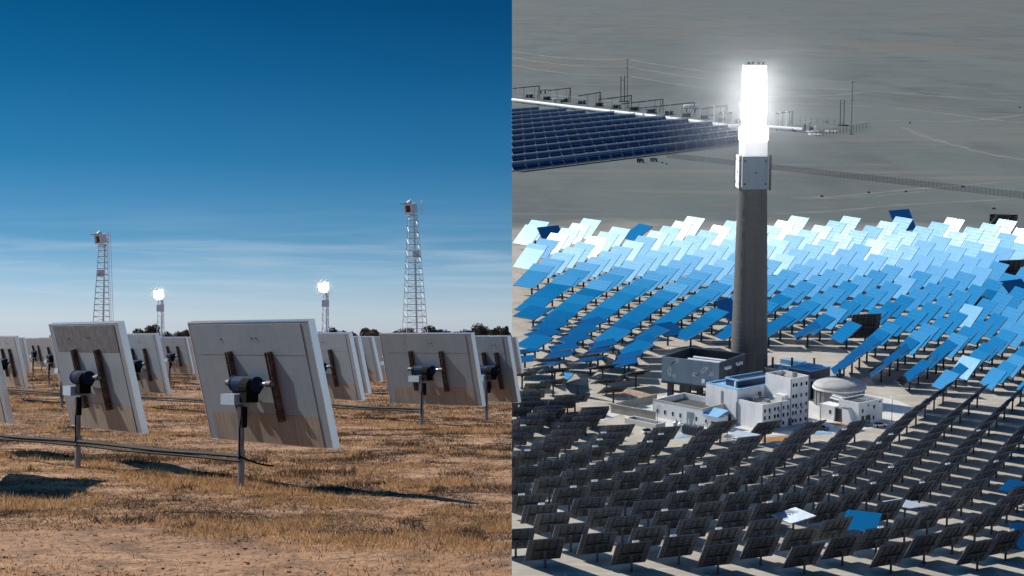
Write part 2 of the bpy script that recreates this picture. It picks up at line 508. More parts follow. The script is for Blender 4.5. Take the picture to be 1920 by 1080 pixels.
# ------------------------------------------------------------------ left field: heliostats seen from behind
PH = 1.48
def small_heliostat_meshes(W):
    H, T = PH, .085
    k = {}
    r = .19                                    # width of the bare margin at both sides
    b = MB(); b.box((-W / 2 + .012, -T / 2 + .004, -H / 2 + .012), (W / 2 - .012, T / 2 - .012, H / 2 - .012)); k['back_sheet'] = (b, m_sheet)
    b = MB(); b.box((-W / 2 + r, -T / 2 - .004, H / 2 - .40), (W / 2 - r, -T / 2 + .003, H / 2 - .035)); k['upper_sheet'] = (b, m_sheet)
    b = MB(); b.box((-W / 2 + r, -T / 2 - .005, -H / 2 + .012), (W / 2 - r, -T / 2 + .003, -H / 2 + .37)); k['lower_sheet'] = (b, m_sheet_tan)
    b = MB(); b.box((-W / 2 + r, -T / 2 - .002, -H / 2 + .372), (W / 2 - r, -T / 2 + .003, H / 2 - .402)); k['middle_sheet'] = (b, m_sheet)
    b = MB(); b.box((-W / 2 + .01, T / 2 - .010, -H / 2 + .01), (W / 2 - .01, T / 2 - .002, H / 2 - .01)); k['mirror'] = (b, m_mirror)
    b = MB(); b.box((W / 2 - .012, -T / 2, -H / 2), (W / 2, T / 2, H / 2)); k['side_edge'] = (b, m_edge)
    b = MB(); b.box((-W / 2, -T / 2, -H / 2), (-W / 2 + .012, T / 2, H / 2)); k['side_edge.001'] = (b, m_edge)
    b = MB(); b.box((-W / 2 + .013, -T / 2 + .001, H / 2 - .012), (W / 2 - .013, T / 2 - .001, H / 2 + .001)); k['top_edge'] = (b, m_edge)
    b = MB(); b.box((-W / 2 + .013, -T / 2 + .001, -H / 2 - .001), (W / 2 - .013, T / 2 - .001, -H / 2 + .012)); k['bottom_edge'] = (b, m_edge)
    s = W * .165
    for i, sx in enumerate((-s, s)):
        b = MB()
        for dx in (-.028, .028):
            b.box((sx + dx - .006, -T / 2 - .075, -.44), (sx + dx + .006, -T / 2 - .004, .385))
        b.box((sx - .022, -T / 2 - .018, -.43), (sx + .022, -T / 2 - .006, .375))
        for z in (-.36, -.1, .16, .32):
            b.tube((sx - .045, -T / 2 - .05, z), (sx + .045, -T / 2 - .05, z), .014, n=6)
        k['bracket' + ('' if i == 0 else '.001')] = (b, m_rust)
    b = MB(); b.tube((-s - .07, -T / 2 - .10, .02), (s + .07, -T / 2 - .10, .02), .022, n=10); k['pivot_rod'] = (b, m_galv)
    for i, sx in enumerate((-s, s)):
        b = MB(); b.tube((sx - .055, -T / 2 - .10, .02), (sx + .055, -T / 2 - .10, .02), .038, n=12); k['pivot_bearing' + ('' if i == 0 else '.001')] = (b, m_steel0)
    for sx in (-.3 * W / 2.9 - .35, .2, .1):
        b = MB(); b.cbox((sx, -T / 2 - .008, H / 2 - .2 + (sx if sx < 0 else 0) * .02), (.014, .012, .014)); k['rivet.%03d' % int(abs(sx) * 100)] = (b, m_black)
    p = {}
    zc = 1.22
    b = MB(); b.tube((0, 0, -.15), (0, 0, .40), .040, n=12); b.tube((0, 0, .40), (0, 0, zc - .26), .037, n=12); p['post'] = (b, m_galv)
    b = MB(); b.tube((0, 0, .36), (0, 0, .44), .052, n=12); p['post_sleeve'] = (b, m_galv)
    b = MB(); b.tube((0, 0, zc - .44), (0, 0, zc - .28), .05, n=12); b.cbox((.0, 0, zc - .36), (.15, .03, .05)); b.cbox((.085, 0, zc - .36), (.02, .06, .1)); p['clamp'] = (b, m_galv)
    b = MB(); b.tube((-.25, .06, zc), (.27, .06, zc), .092, n=16); b.tube((-.26, .06, zc), (-.23, .06, zc), .099, n=16); p['drive'] = (b, m_drive)
    b = MB(); b.tube((.06, .03, zc - .03), (.25, .03, zc - .03), .108, n=16); b.box((.08, -.06, zc - .21), (.23, .10, zc - .05)); p['gearbox'] = (b, m_black)
    b = MB(); b.box((-.27, -.125, zc - .24), (.06, .10, zc - .115)); p['cover'] = (b, m_plate)
    b = MB(); b.tube((.13, -.03, zc - .5), (.13, -.03, zc - .26), .035, n=10); p['motor'] = (b, m_black)
    pts = [(.10, -.02, zc - .26), (.12, -.05, .9), (.06, -.055, .7), (.05, -.05, .35)]
    b = MB()
    for a, c in zip(pts[:-1], pts[1:]):
        b.tube(a, c, .009, n=6)
    p['cable'] = (b, m_black)
    return ({n: (smooth_if(b.mesh(n, m)), 1) for n, (b, m) in k.items()}, {n: (smooth_if(b.mesh(n, m)), 1) for n, (b, m) in p.items()}, zc)
def smooth_if(me):
    return me
SH = {2.9: small_heliostat_meshes(2.9), 1.3: small_heliostat_meshes(1.3)}
def small_heliostat(label, x, y, yaw, tilt, W=2.9, dz=0.0, group='small heliostats of the left field', dark=False, roll=0.0):
    k, p, zc = SH[W]
    z = float(lheight(np.array(x), np.array(y))) + dz
    t = thing('small_heliostat', label, 'heliostat', (x, y, z), -yaw, None, group)
    for n, (me, _) in p.items():
        link(n.split('.')[0], me, t)
    pm = Matrix.Translation((0, .25, zc + .02)) @ Matrix.Rotation(roll, 4, 'Y') @ Matrix.Rotation(tilt, 4, 'X')
    bs = link('back_sheet', k['back_sheet'][0], t, pm)
    for n, (me, _) in k.items():
        if n == 'back_sheet':
            continue
        if n.startswith('side_edge') or n.startswith('bracket') or n in ('mirror', 'pivot_rod', 'top_edge', 'bottom_edge'):
            o = link(n.split('.')[0], me, t, pm)
        else:
            o = link(n.split('.')[0], me, bs)
            if dark and n == 'upper_sheet':
                o.data = me.copy()
                o.data.materials[0] = m_sheet_dark
                o['label'] = 'darker blotchy upper sheet'
    return t
small_heliostat('nearest grey backed heliostat with tan lower strip, standing in dry grass', -3.16, 22.43, .93, .23)
small_heliostat('grey backed heliostat with a dark blotchy upper sheet, beside the nearest one', -5.83, 25.83, 1.03, .23, dark=True)
small_heliostat('grey heliostat cut by the left picture edge, close to the dark shadow', -8.23, 28.7, 1.08, .22)
small_heliostat('wide grey heliostat below the tallest lattice tower, two rusty brackets in view', -1.82, 38.7, .83, .21, dz=-.10)
small_heliostat('narrow grey heliostat at the seam, half hidden by its wide neighbour', -.56, 41.9, .86, .21, W=1.3, dz=-.13)
small_heliostat('grey heliostat peeping out right of the nearest one', -4.28, 41.9, 1.0, .22, dz=-.09)
small_heliostat('grey heliostat behind the one right of the nearest, only its edge showing', -4.72, 49.7, 1.0, .22, dz=-.12)
small_heliostat('grey heliostat between the dark topped one and the nearest one', -9.37, 47.64, 1.05, .22, dz=-.10)
small_heliostat('small far heliostat at the left picture edge with pale lit rim', -14.6, 55.0, 1.1, .22, dz=-.08)
small_heliostat('grey heliostat standing just outside the left edge, its shadow on the soil', -7.05, 23.3, 1.52, .08)
for (px, d, yaw, lab) in ((116, 49, 1.08, 'far heliostat just left of the dark topped one, post in the grass'),
                          (92, 74, 1.05, 'small far heliostat, second left of the dark topped one'),
                          (62, 96, 1.05, 'tiny far heliostat third left of the dark topped one'),
                          (40, 118, 1.05, 'tiny heliostat at the back of the left row'),
                          (327, 97, 1.0, 'tiny far heliostat below the small dark trees'),
                          (352, 84, 1.0, 'small far heliostat one place nearer than the one below the trees'),
                          (381, 61, 1.0, 'far heliostat whose post stands left of the nearest panel'),
                          (306, 118, 1.0, 'tiny last heliostat of the row below the trees'),
                          (727, 66, .95, 'far heliostat hidden behind the left end of the wide one'),
                          (716, 80, .95, 'small far heliostat in the gap left of the wide one'),
                          (700, 98, .95, 'tiny far heliostat in the gap, third of its row'),
                          (684, 118, .95, 'tiny last heliostat in the gap left of the wide one'),
                          (655, 62, .98, 'far heliostat behind the pair right of the nearest one'),
                          (170, 96, 1.0, 'far heliostat showing between the post and back of the dark topped one'),
                          (22, 82, 1.05, 'small far heliostat at the left edge behind the pale rimmed one'),
                          (78, 108, 1.05, 'tiny heliostat between the second and third left of the dark topped one'),
                          (104, 128, 1.05, 'tiny heliostat farthest back, just left of the dark topped one'),
                          (340, 128, 1.0, 'tiny farthest heliostat below the dark trees'),
                          (366, 106, 1.0, 'tiny heliostat beside the left edge of the nearest panel, far back'),
                          (318, 76, 1.0, 'small far heliostat at the left end of the row below the trees'),
                          (708, 128, .95, 'tiny farthest heliostat in the gap left of the wide one'),
                          (692, 76, .95, 'small far heliostat in the left part of the gap beside the wide one'),
                          (668, 92, .95, 'small heliostat far behind the pair right of the nearest one'),
                          (640, 110, .95, 'tiny heliostat far behind the pair, its top just showing'),
                          (925, 78, .9, 'small far heliostat in the gap between the wide one and its narrow neighbour'),
                          (880, 100, .9, 'tiny far heliostat hidden behind the right end of the wide one')):
    p = lg(px, 640 + 6120 / d)
    small_heliostat(lab, p.x, p.y, yaw + random.uniform(-.03, .03), .22 + random.uniform(-.02, .02), dz=-.10)

def pipe_run(label, pts, z=.36, r=.026):
    b = MB()
    for off, rr in ((0, r), (.045, r * .75)):
        prev = None
        for (x0, y0), (x1, y1) in zip(pts[:-1], pts[1:]):
            for i in range(13):
                t = i / 12
                sag = -.010 * 4 * t * (1 - t) + (.005 * math.sin(t * 9 + off * 40))
                q = (x0 + (x1 - x0) * t, y0 + (y1 - y0) * t - .05, z + sag - off)
                if prev is not None and i:
                    b.tube(prev, q, rr, n=6, cap=False)
                prev = q
    o = part('black_pipe', b, m_pipe)
    tag(o, label, 'pipe', 'black pipes strung between the posts')
pipe_run('pair of black pipes strung between the two nearest heliostat posts', [(-8.23, 28.7), (-5.83, 25.83), (-3.16, 22.43)])
pipe_run('black pipe running left from the post of the wide heliostat', [(-4.28, 41.9), (-1.82, 38.7)], .34)
pipe_run('far black pipe behind the dark topped heliostat', [(-14.6, 55), (-9.37, 47.64), (-4.28, 41.9)], .33)
# loose end hanging from the nearest post
b = MB()
pv = None
for i in range(9):
    q = (-3.16 + .05 * i, 22.36 - .01 * i, .36 - .10 * math.sin(i / 8 * 1.6))
    if pv: b.tube(pv, q, .012, n=6)
    pv = q
tag(part('loose_cable', b, m_black), 'short loose black cable end at the foot of the nearest post', 'cable')

# ------------------------------------------------------------------ dusty air lit up by the glowing receivers
def haze_ball(pos, rad, r0_, dens, frame=None):
    hz = bpy.data.materials.new('dusty air')
    hz.use_nodes = True
    ht = hz.node_tree
    for n__ in list(ht.nodes):
        if n__.type != 'OUTPUT_MATERIAL': ht.nodes.remove(n__)
    pv_ = ht.nodes.new('ShaderNodeVolumePrincipled')
    pv_.inputs['Color'].default_value = (.93, .97, 1, 1)
    pv_.inputs['Anisotropy'].default_value = .5
    tc_ = ht.nodes.new('ShaderNodeTexCoord')
    l_ = ht.nodes.new('ShaderNodeVectorMath'); l_.operation = 'LENGTH'
    ht.links.new(tc_.outputs['Object'], l_.inputs[0])
    m_ = ht.nodes.new('ShaderNodeMapRange'); m_.interpolation_type = 'SMOOTHSTEP'
    m_.inputs['From Min'].default_value = r0_; m_.inputs['From Max'].default_value = rad * .96
    m_.inputs['To Min'].default_value = dens; m_.inputs['To Max'].default_value = 0
    ht.links.new(l_.outputs['Value'], m_.inputs['Value'])
    ht.links.new(m_.outputs[0], pv_.inputs['Density'])
    ht.links.new(pv_.outputs[0], ht.nodes['Material Output'].inputs['Volume'])
    b_ = MB()
    b_.lathe([(.001 + rad * math.sin(math.pi * i / 20), -rad * math.cos(math.pi * i / 20)) for i in range(21)], 32)
    o_ = part('haze', b_, hz)
    o_.matrix_world = (frame or ME) @ Matrix.Translation(pos)
    o_['kind'] = 'stuff'

# ------------------------------------------------------------------ left lattice towers
m_mast = mat('cool white mast paint', (.70, .82, .93), .5, 0, [(2, (.6, .7, .8), .5, .75, .5)])
def lattice_tower(label, px, ytop, d, wb, wt, lean=0.0, lit=False, ladder=False, rot=0.3, head=1.0, recz=None):
    s = d / F                                   # metres per pixel
    p = lg(px, 640 + 6120 / d)
    h = 1.7 + (640 - ytop) * s
    t = thing('lattice_tower', label, 'tower', (p.x, p.y, 0), rot, None, 'lattice towers with receivers')
    hh = h - 34 * s * head                      # underside of the head
    lt = max(1.0 * s, .05)
    def cn_(i, z):
        k = z / hh
        wdt = (wb * (1 - k) + wt * k) * s / 2
        sx, sy = ((-1, -1), (1, -1), (1, 1), (-1, 1))[i]
        return Vector((sx * wdt + lean * s * k, sy * wdt, z))
    for i in range(4):
        b = MB(); b.bar(cn_(i, 0), cn_(i, hh), lt); part('leg', b, m_mast, t)
    b = MB()
    n = max(8, int(hh / (11 * s)))
    for j in range(n):
        z0, z1 = hh * j / n, hh * (j + 1) / n
        for i in range(4):
            k = (i + 1) % 4
            b.bar(cn_(i, z1), cn_(k, z1), lt * .45)
            if j % 2: b.bar(cn_(i, z0), cn_(k, z1), lt * .35)
            else: b.bar(cn_(k, z0), cn_(i, z1), lt * .35)
    part('bracing', b, m_galv if not lit else m_mast, t)
    b = MB(); b.tube((.2 * wt * s, -.1 * wt * s, 0), (lean * s + .2 * wt * s, 0, hh), 2.0 * s, n=10); part('riser_pipe', b, m_mast, t)
    if ladder:
        b = MB()
        for sx in (0, 4):
            b.bar((wb * .5 * s + (2 + sx) * s, 0, 2), (lean * s + (wt * .5 + 2 + sx) * s, 0, h - 4 * s), lt * .6)
        m = int(h / (6 * s))
        for j in range(1, m):
            z = h * j / m
            k = z / hh
            x = (wb * (1 - k) + wt * k) * .5 * s + lean * s * k + 2 * s
            b.bar((x, 0, z), (x + 4 * s, 0, z), lt * .4)
        part('ladder', b, m_mast, t)
    # white instrument box half way up
    zb = recz if recz else h * .62
    b = MB(); b.box((-8 * s, -9 * s, zb), (6 * s, -7 * s, zb + 13 * s)); part('instrument_box', b, m_mast, t)
    # receiver head: open fronted box turned to the field
    hd = bpy.data.objects.new('receiver_head', None)
    W2 = 11 * s * head
    zc = h - 20 * s * head
    hm = Matrix.Translation((lean * s - 4 * s, -3 * s, zc)) @ Matrix.Rotation(-.85, 4, 'Z') @ Matrix.Rotation(R(10), 4, 'X')
    b = MB()
    th = 3.2 * s * head
    b.box((-W2, -W2, -W2), (W2, W2 * .9, -W2 + th)); b.box((-W2, -W2, W2 - th), (W2, W2 * .9, W2))
    b.box((-W2, -W2, -W2 + th), (-W2 + th, W2 * .9, W2 - th)); b.box((W2 - th, -W2, -W2 + th), (W2, W2 * .9, W2 - th))
    b.box((-W2 + th, W2 * .6, -W2 + th), (W2 - th, W2 * .9, W2 - th))
    fr = part('receiver_box', b, m_mast, t, hm)
    b = MB(); b.box((-W2 + th * 1.02, -W2 * .55, -W2 + th * 1.02), (W2 - th * 1.02, -W2 * .5, W2 - th * 1.02))
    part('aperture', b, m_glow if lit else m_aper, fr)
    b = MB(); b.box((-W2 - 7 * s, -W2 - 2 * s, W2 + .5 * s), (W2 * .8, -W2 + 3 * s, W2 + 1.5 * s)); part('shutter', b, m_rust if not lit else m_mast, fr)
    b = MB(); b.tube((-2 * s, 0, W2 + 1.6 * s), (2 * s, 0, W2 + 7 * s), 5.5 * s, 1.2 * s, n=8); part('cowl', b, m_mast, fr)
    b = MB()
    for sx in (-1, 1):
        b.bar((sx * W2 * .8, 2 * s, -W2 - 9 * s), (sx * W2 * .3, 3 * s, -W2), lt)
        b.bar((sx * W2 * .2, -5 * s, -W2 - 7 * s), (sx * W2 * .6, -6 * s, -W2), lt * .8)
    b.box((-W2 * .8, -6 * s, -W2 - 6 * s), (W2 * .8, 6 * s, -W2 - 4.5 * s))
    part('bearing_frame', b, m_mast, fr)
    # platform rail round the head
    b = MB()
    for (x0, y0, x1, y1) in ((-10, 10, 12, 10), (12, 10, 12, -6), (-10, 10, -10, 2)):
        for zz in (h - 6 * s, h - 2 * s):
            b.bar((x0 * s, y0 * s, zz), (x1 * s, y1 * s, zz), lt * .5)
        b.bar((x0 * s, y0 * s, hh), (x0 * s, y0 * s, h - 2 * s), lt * .6)
        b.bar((x1 * s, y1 * s, hh), (x1 * s, y1 * s, h - 2 * s), lt * .6)
    if not lit: part('platform_rail', b, m_mast, t)
    if lit:
        haze_ball(t.matrix_world @ Vector((lean * s - 4 * s, -3 * s, zc)), 30 * s, .6 * s, .16)
    if lit:                                     # mirror light on the whole head is put in as glow
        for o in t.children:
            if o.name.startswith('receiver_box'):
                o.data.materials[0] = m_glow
    return t
lattice_tower('white lattice tower with an open brown receiver and long ladder, behind the dark topped heliostat', 189, 432, 292, 36, 15, 3, ladder=True, rot=.2, head=.78)
lattice_tower('tallest white lattice tower with a square brown receiver, behind the wide heliostat', 779, 374, 290, 44, 15, -6, rot=.25, recz=None, head=.82)
lattice_tower('small distant tower with a dazzling lit head, above the dark trees', 301, 539, 330, 15, 9, 0, lit=True, rot=.2, head=.6)
lattice_tower('small distant tower with a dazzling lit head, right of the nearest heliostat', 610, 525, 332, 13, 9, 0, lit=True, rot=.2, head=.62)

# ------------------------------------------------------------------ trees on the left horizon
def leaf_crown(cx, cy, cz, rx, rz, n, lsz, seed):
    r = np.random.default_rng(seed)
    nb = 9
    bl = r.normal(0, 1, (nb, 3)); bl /= np.linalg.norm(bl, axis=1)[:, None]
    bl *= r.uniform(.35, .75, (nb, 1)); bl *= np.array([rx, rx, rz])
    bl[:, 2] = np.abs(bl[:, 2]) * 1.1 - rz * .35
    br = r.uniform(.28, .5, nb)
    k = r.integers(0, nb, n)
    d = r.normal(0, 1, (n, 3)); d /= np.linalg.norm(d, axis=1)[:, None]
    p = bl[k] + d * (br[k] * r.uniform(.6, 1.05, n))[:, None] * np.array([rx, rx, rz])
    p += np.array([cx, cy, cz])
    a = r.normal(0, 1, (n, 3)); a /= np.linalg.norm(a, axis=1)[:, None]
    b_ = np.cross(a, r.normal(0, 1, (n, 3))); b_ /= np.linalg.norm(b_, axis=1)[:, None]
    s = (lsz * r.uniform(.6, 1.4, n))[:, None]
    q = np.stack([p - a * s, p + b_ * s * .6, p + a * s, p - b_ * s * .6], 1).reshape(-1, 3)
    f = np.arange(4 * n).reshape(n, 4)
    me = bpy.data.meshes.new('crown')
    me.from_pydata(q.tolist(), [], f.tolist())
    for m in m_leaf: me.materials.append(m)
    me.polygons.foreach_set('material_index', (k % 3).astype(np.int32) if seed % 2 else r.choice([0, 0, 1, 2], n).astype(np.int32))
    return me
def tree(px, top, wpx, d, label, seed, base=641):
    s = d / F
    p = lg(px, 640 + 6120 / d)
    h = (1.7 + (640 - top) * s) * 1.12
    t = thing('eucalypt_tree', label, 'tree', (p.x, p.y, 0), seed * .7, None, 'eucalypts along the left horizon')
    b = MB()
    rr = wpx * s / 2 * 1.35
    b.tube((0, 0, -.2), (.05, .1, h * .42), .028 * h, .02 * h, n=7)
    r = random.Random(seed)
    for i in range(5):
        a = i * 1.26 + r.random()
        b.tube((.05, .1, h * .38), (math.cos(a) * rr * .5, math.sin(a) * rr * .5, h * r.uniform(.6, .75)), .016 * h, .007 * h, n=5)
    part('trunk', b, m_bark, t)
    link('crown', leaf_crown(0, 0, h * .62, rr * .95, h * .46, 2200, .17 * (h / 4.5), seed), t)
td = [(262, 617, 40, 344, 'low dark tree left of the slim far tower'), (285, 612, 34, 342, 'rounded brown tree at the slim far tower'), (318, 624, 36, 346, 'dark bushy tree right of the slim far tower'),
      (336, 622, 30, 341, 'dark tree second right of the slim far tower'), (352, 617, 38, 345, 'tall dark tree touching the nearest panel edge'), (374, 620, 34, 348, 'dark tree hidden behind the nearest panel top'),
      (598, 622, 26, 346, 'tree behind the right lit tower foot'), (630, 616, 44, 343, 'brown tree just right of the right lit tower'), (697, 615, 40, 341, 'round brown tree standing free in the gap'),
      (722, 622, 36, 346, 'dark low tree at the left corner of the wide panel'), (761, 615, 46, 344, 'dark crown left of the tallest tower'), (815, 613, 44, 343, 'brown crown right of the tallest tower'),
      (868, 618, 40, 347, 'low dark crown above the wide panel'), (902, 612, 44, 345, 'rounded crown above the right end of the wide panel'), (930, 614, 28, 343, 'small airy tree second from the seam'), (945, 613, 22, 340, 'dark tree beside the seam'),
      (415, 628, 50, 349, 'low tree hidden behind the nearest panel'), (230, 630, 50, 350, 'low scrubby tree behind the dark topped panel'), (120, 636, 60, 350, 'low scrub tree behind the left heliostats'), (30, 636, 60, 350, 'low scrub tree at the far left'),
      (845, 619, 36, 352, 'dark crown second right of the tallest tower'), (885, 616, 38, 353, 'brownish crown between the two dark crowns above the wide panel'), (916, 617, 32, 352, 'dark crown over the right edge strip of the wide panel'), (738, 624, 34, 353, 'low dark crown left of the tallest tower, behind the wide panel'),
      (665, 628, 40, 354, 'low brown scrub tree in the left part of the gap'), (652, 622, 30, 352, 'small brown tree second right of the right lit tower'), (302, 622, 30, 354, 'dark bush tree right at the foot of the slim far tower'), (272, 625, 36, 354, 'low bush tree behind the slim far tower')]
for i, (px, top, wp, d, lab) in enumerate(td):
    tree(px, top, wp, d, lab, i + 3)

# ------------------------------------------------------------------ dry grass
def grass():
    M_ = 1050000
    y = 13.2 + (115 - 13.2) * rng.random(M_) ** 2.3
    x = -y * (960 / F) * 1.04 * rng.random(M_) - .004
    dens = fbm(x * .9, y * .9, 4, 21)
    fine = fbm(x * 5, y * 5, 3, 33)
    track = np.clip((17.2 + x * -.35 - y) / 2.2, 0, 1)              # bare wheel track in front
    lane = .5 + .5 * np.cos((y * .83 + x * .59) * 1.15 + 2.2 + 2 * fbm(x * .5, y * .5, 2, 5))
    # the grass stands thickest along the line of posts, where no wheel runs
    ldx, ldy = -3.16 + 5.83, 22.43 - 25.83
    dl = np.abs((x + 3.16) * ldy - (y - 22.43) * ldx) / math.hypot(ldx, ldy)
    belt = np.exp(-(dl / .75) ** 2)
    belt2 = np.exp(-((y - 38.7 + (x + 1.8) * 1.1) / 2.2) ** 2)
    belt = np.maximum(belt, belt2 * .8)
    pr = np.clip((dens - .30) * 3.0 + (fine - .5) * 2.0 + .25 * lane + .5 * belt, 0.06, 1) * (1 - .95 * track)
    keep = rng.random(M_) < pr
    x, y, dens, fine, lane, belt = x[keep], y[keep], dens[keep], fine[keep], lane[keep], belt[keep]
    n = len(x)
    z = lheight(x, y)
    tus = fbm(x * 3.1, y * 2.2, 3, 77)                              # tussocks
    tall = np.clip((dens - .50) * 3.0 + (lane - .5) * .5 + (tus - .5) * 3.2 + .75 * belt, 0, 1)
    flat = rng.random(n) < (.88 - .55 * tall)
    ln = np.where(flat, rng.uniform(.03, .12, n), rng.uniform(.02, .045, n) + .085 * tall * rng.random(n) ** 1.5) * (1 + np.clip((y - 40) / 60, 0, 1))
    el = np.where(flat, rng.uniform(.0, .35, n), rng.uniform(.3, 1.3, n))
    az = rng.uniform(0, 2 * math.pi, n)
    dx, dy, dz = np.cos(az) * np.cos(el) * ln, np.sin(az) * np.cos(el) * ln, np.sin(el) * ln
    wd = rng.uniform(.003, .0065, n) * (.6 + y / 32)
    wa = rng.uniform(0, 2 * math.pi, n)
    wx, wy = np.cos(wa) * wd, np.sin(wa) * wd * .4
    v = np.empty((n, 3, 3))
    v[:, 0] = np.stack([x - wx, y - wy, z - .008], 1)
    v[:, 1] = np.stack([x + wx, y + wy, z - .008], 1)
    v[:, 2] = np.stack([x + dx, y + dy, z + dz], 1)
    v[:, :, 0] = np.minimum(v[:, :, 0], -.003)
    me = bpy.data.meshes.new('dry_grass')
    me.vertices.add(3 * n)
    me.vertices.foreach_set('co', v.ravel())
    me.loops.add(3 * n)
    me.loops.foreach_set('vertex_index', np.arange(3 * n, dtype=np.int32))
    me.polygons.add(n)
    me.polygons.foreach_set('loop_start', np.arange(0, 3 * n, 3, dtype=np.int32))
    me.polygons.foreach_set('loop_total', np.full(n, 3, dtype=np.int32))
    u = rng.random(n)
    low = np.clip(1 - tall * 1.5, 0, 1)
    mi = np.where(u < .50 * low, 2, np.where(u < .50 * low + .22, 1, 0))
    mat_ = fbm(x * 1.6 + 40, y * .9, 3, 91)                           # matted dark patches, partly painted shade between tussocks
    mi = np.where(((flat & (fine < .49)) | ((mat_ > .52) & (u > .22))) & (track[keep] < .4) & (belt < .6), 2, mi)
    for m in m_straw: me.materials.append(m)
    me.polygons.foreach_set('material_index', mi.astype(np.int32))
    me.update(calc_edges=True)
    o = link('dry_grass', me)
    o['kind'] = 'stuff'
    o['label'] = 'dry straw coloured grass over tan soil'
    o['category'] = 'grass'
    return n
grass()
# small clods and twigs on the bare track
b = MB()
for i in range(500):
    y = 13.4 + 9 * random.random() ** 1.5
    x = -y * .2667 * random.random() - .03
    s = random.uniform(.004, .016)
    z = float(lheight(np.array(x), np.array(y)))
    q = Matrix.Translation((x, y, z + s * .3)) @ Matrix.Rotation(random.random() * 6, 4, 'Z') @ Matrix.Rotation(random.random(), 4, 'X')
    b.cbox((0, 0, 0), (s * random.uniform(1, 3), s, s), q)
o = part('gravel', b, m_soil)
o['kind'] = 'stuff'

# ================================================================== right: the power tower on its slope
TB = Vector((0, 0, 0))
TWX = 1411
tb = g(1403.5, 728)
def Z(py): return zat(tb, py)
sT = 1 / pxm(tb)
RECV = Vector((tb.x, tb.y, Z(185)))              # what the heliostats aim at (slope frame)
SUNL = MI.to_3x3() @ SUN

t = thing('solar_tower', 'tall concrete solar tower with a blazing white receiver on top', 'tower', tb, 0, MR)
n = 48
def ring(zs):                                    # concrete courses with a shallow joint between lifts
    return zs
prof = []
z0, z1 = 0.0, Z(352)
r0, r1 = 35.5 * sT, 27 * sT
nl = 26
for i in range(nl + 1):
    k = i / nl
    z = z0 + (z1 - z0) * k
    r = r0 + (r1 - r0) * min(1, k * 1.03)
    prof += [(r - .02, z), (r, z + .08), (r, z + (z1 - z0) / nl - .08)] if i < nl else [(r, z)]
b = MB(); b.lathe(prof, 64); part('shaft', b, m_tower, t, sm=False)
for (px, py) in ((1393, 398), (1393, 438), (1392, 474), (1391, 507)):
    b = MB()
    zz = Z(py)
    rr = r0 + (r1 - r0) * zz / z1
    a = -math.acos((px - 1410.5) * sT / rr)
    q = Matrix.Rotation(a, 4, 'Z')
    b.box((rr - .3, -.7, zz - 1.2), (rr + .06, .7, zz + 1.2), q)
    part('opening', b, m_clad2, t)
# square collar of four shield plates
zc0, zc1 = Z(352), Z(291)
hw = 26.5 * sT
for i in range(4):
    q = Matrix.Rotation(i * math.pi / 2 + .04, 4, 'Z')
    b = MB()
    b.box((-hw + .5, -hw - .35, zc0), (hw - .5, -hw, zc1), q)
    pl = part('shield_plate', b, m_clad if i != 3 else m_white, t)
    for (sx, sz) in ((-.72, .16), (.72, .16), (-.72, .86), (.72, .86), (.05, .5)):
        bb = MB()
        zq = zc0 + (zc1 - zc0) * sz
        bb.box((sx * hw - .35, -hw - .48, zq - .3), (sx * hw + .35, -hw - .352, zq + .3), q)
        part('bracket', bb, m_steel, pl)
    b = MB()
    for sx in (-.995, .995):
        b.box((sx * hw - .2, -hw - .6, zc0 - .4), (sx * hw + .2, -hw - .36, zc1 + .5), q)
    part('plate_edge', b, m_steel, pl)
b = MB(); b.lathe([(hw * .98, zc0 + .2), (hw * .8, zc0), (0.1, zc0)], 4, mat=Matrix.Rotation(math.pi / 4 + .04, 4, 'Z')); part('collar_floor', b, m_steel, t)
b = MB(); b.lathe([(26 * sT, zc0 + .5), (26 * sT, Z(264))], 48); part('white_casing', b, emit('casing glow for spilled light', (1, .99, .97), .45), t, sm=False)  # glow in the material stands in for light spilled off the receiver
b = MB(); b.lathe([(26 * sT, Z(264)), (27.5 * sT, Z(261)), (27.5 * sT, Z(240)), (24 * sT, Z(238))], 48); part('spillage_shield', b, emit('shield glow for spilled light', (1, .99, .97), 2.2), t, sm=False)  # ring glows too, in place of spilled mirror light
# receiver: a cage of glowing tube panels
zr0, zr1 = Z(239), Z(124)
npan = 18
for i in range(npan):
    b = MB()
    a0, a1 = 2 * math.pi * i / npan + .015, 2 * math.pi * (i + 1) / npan - .015
    for j in range(5):
        c0, c1 = a0 + (a1 - a0) * j / 5, a0 + (a1 - a0) * (j + 1) / 5
        rs = [(20.6, zr0), (22.0, zr0 + (zr1 - zr0) * .35), (20.4, zr0 + (zr1 - zr0) * .6), (19.8, zr1)]
        for (ra, za), (rb, zb) in zip(rs[:-1], rs[1:]):
            cm_ = (c0 + c1) / 2
            v = []
            for (cc, ex) in ((c0, 0), (cm_, .18), (c1, 0)):
                v.append((math.cos(cc) * (ra * sT + ex), math.sin(cc) * (ra * sT + ex), za))
            for (cc, ex) in ((c0, 0), (cm_, .18), (c1, 0)):
                v.append((math.cos(cc) * (rb * sT + ex), math.sin(cc) * (rb * sT + ex), zb))
            b.add(v, [(0, 1, 4, 3), (1, 2, 5, 4)])
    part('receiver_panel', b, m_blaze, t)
b = MB(); b.lathe([(18 * sT, zr0 - .5), (18 * sT, zr1 + .3)], 24); part('receiver_core', b, m_white, t)
b = MB(); b.lathe([(20.1 * sT, zr1 - .1), (20.6 * sT, zr1 + .7), (19.4 * sT, zr1 + .8), (18.5 * sT, zr1 + .2), (.1, zr1 + .2)], 40); part('top_ring', b, m_tan, t)
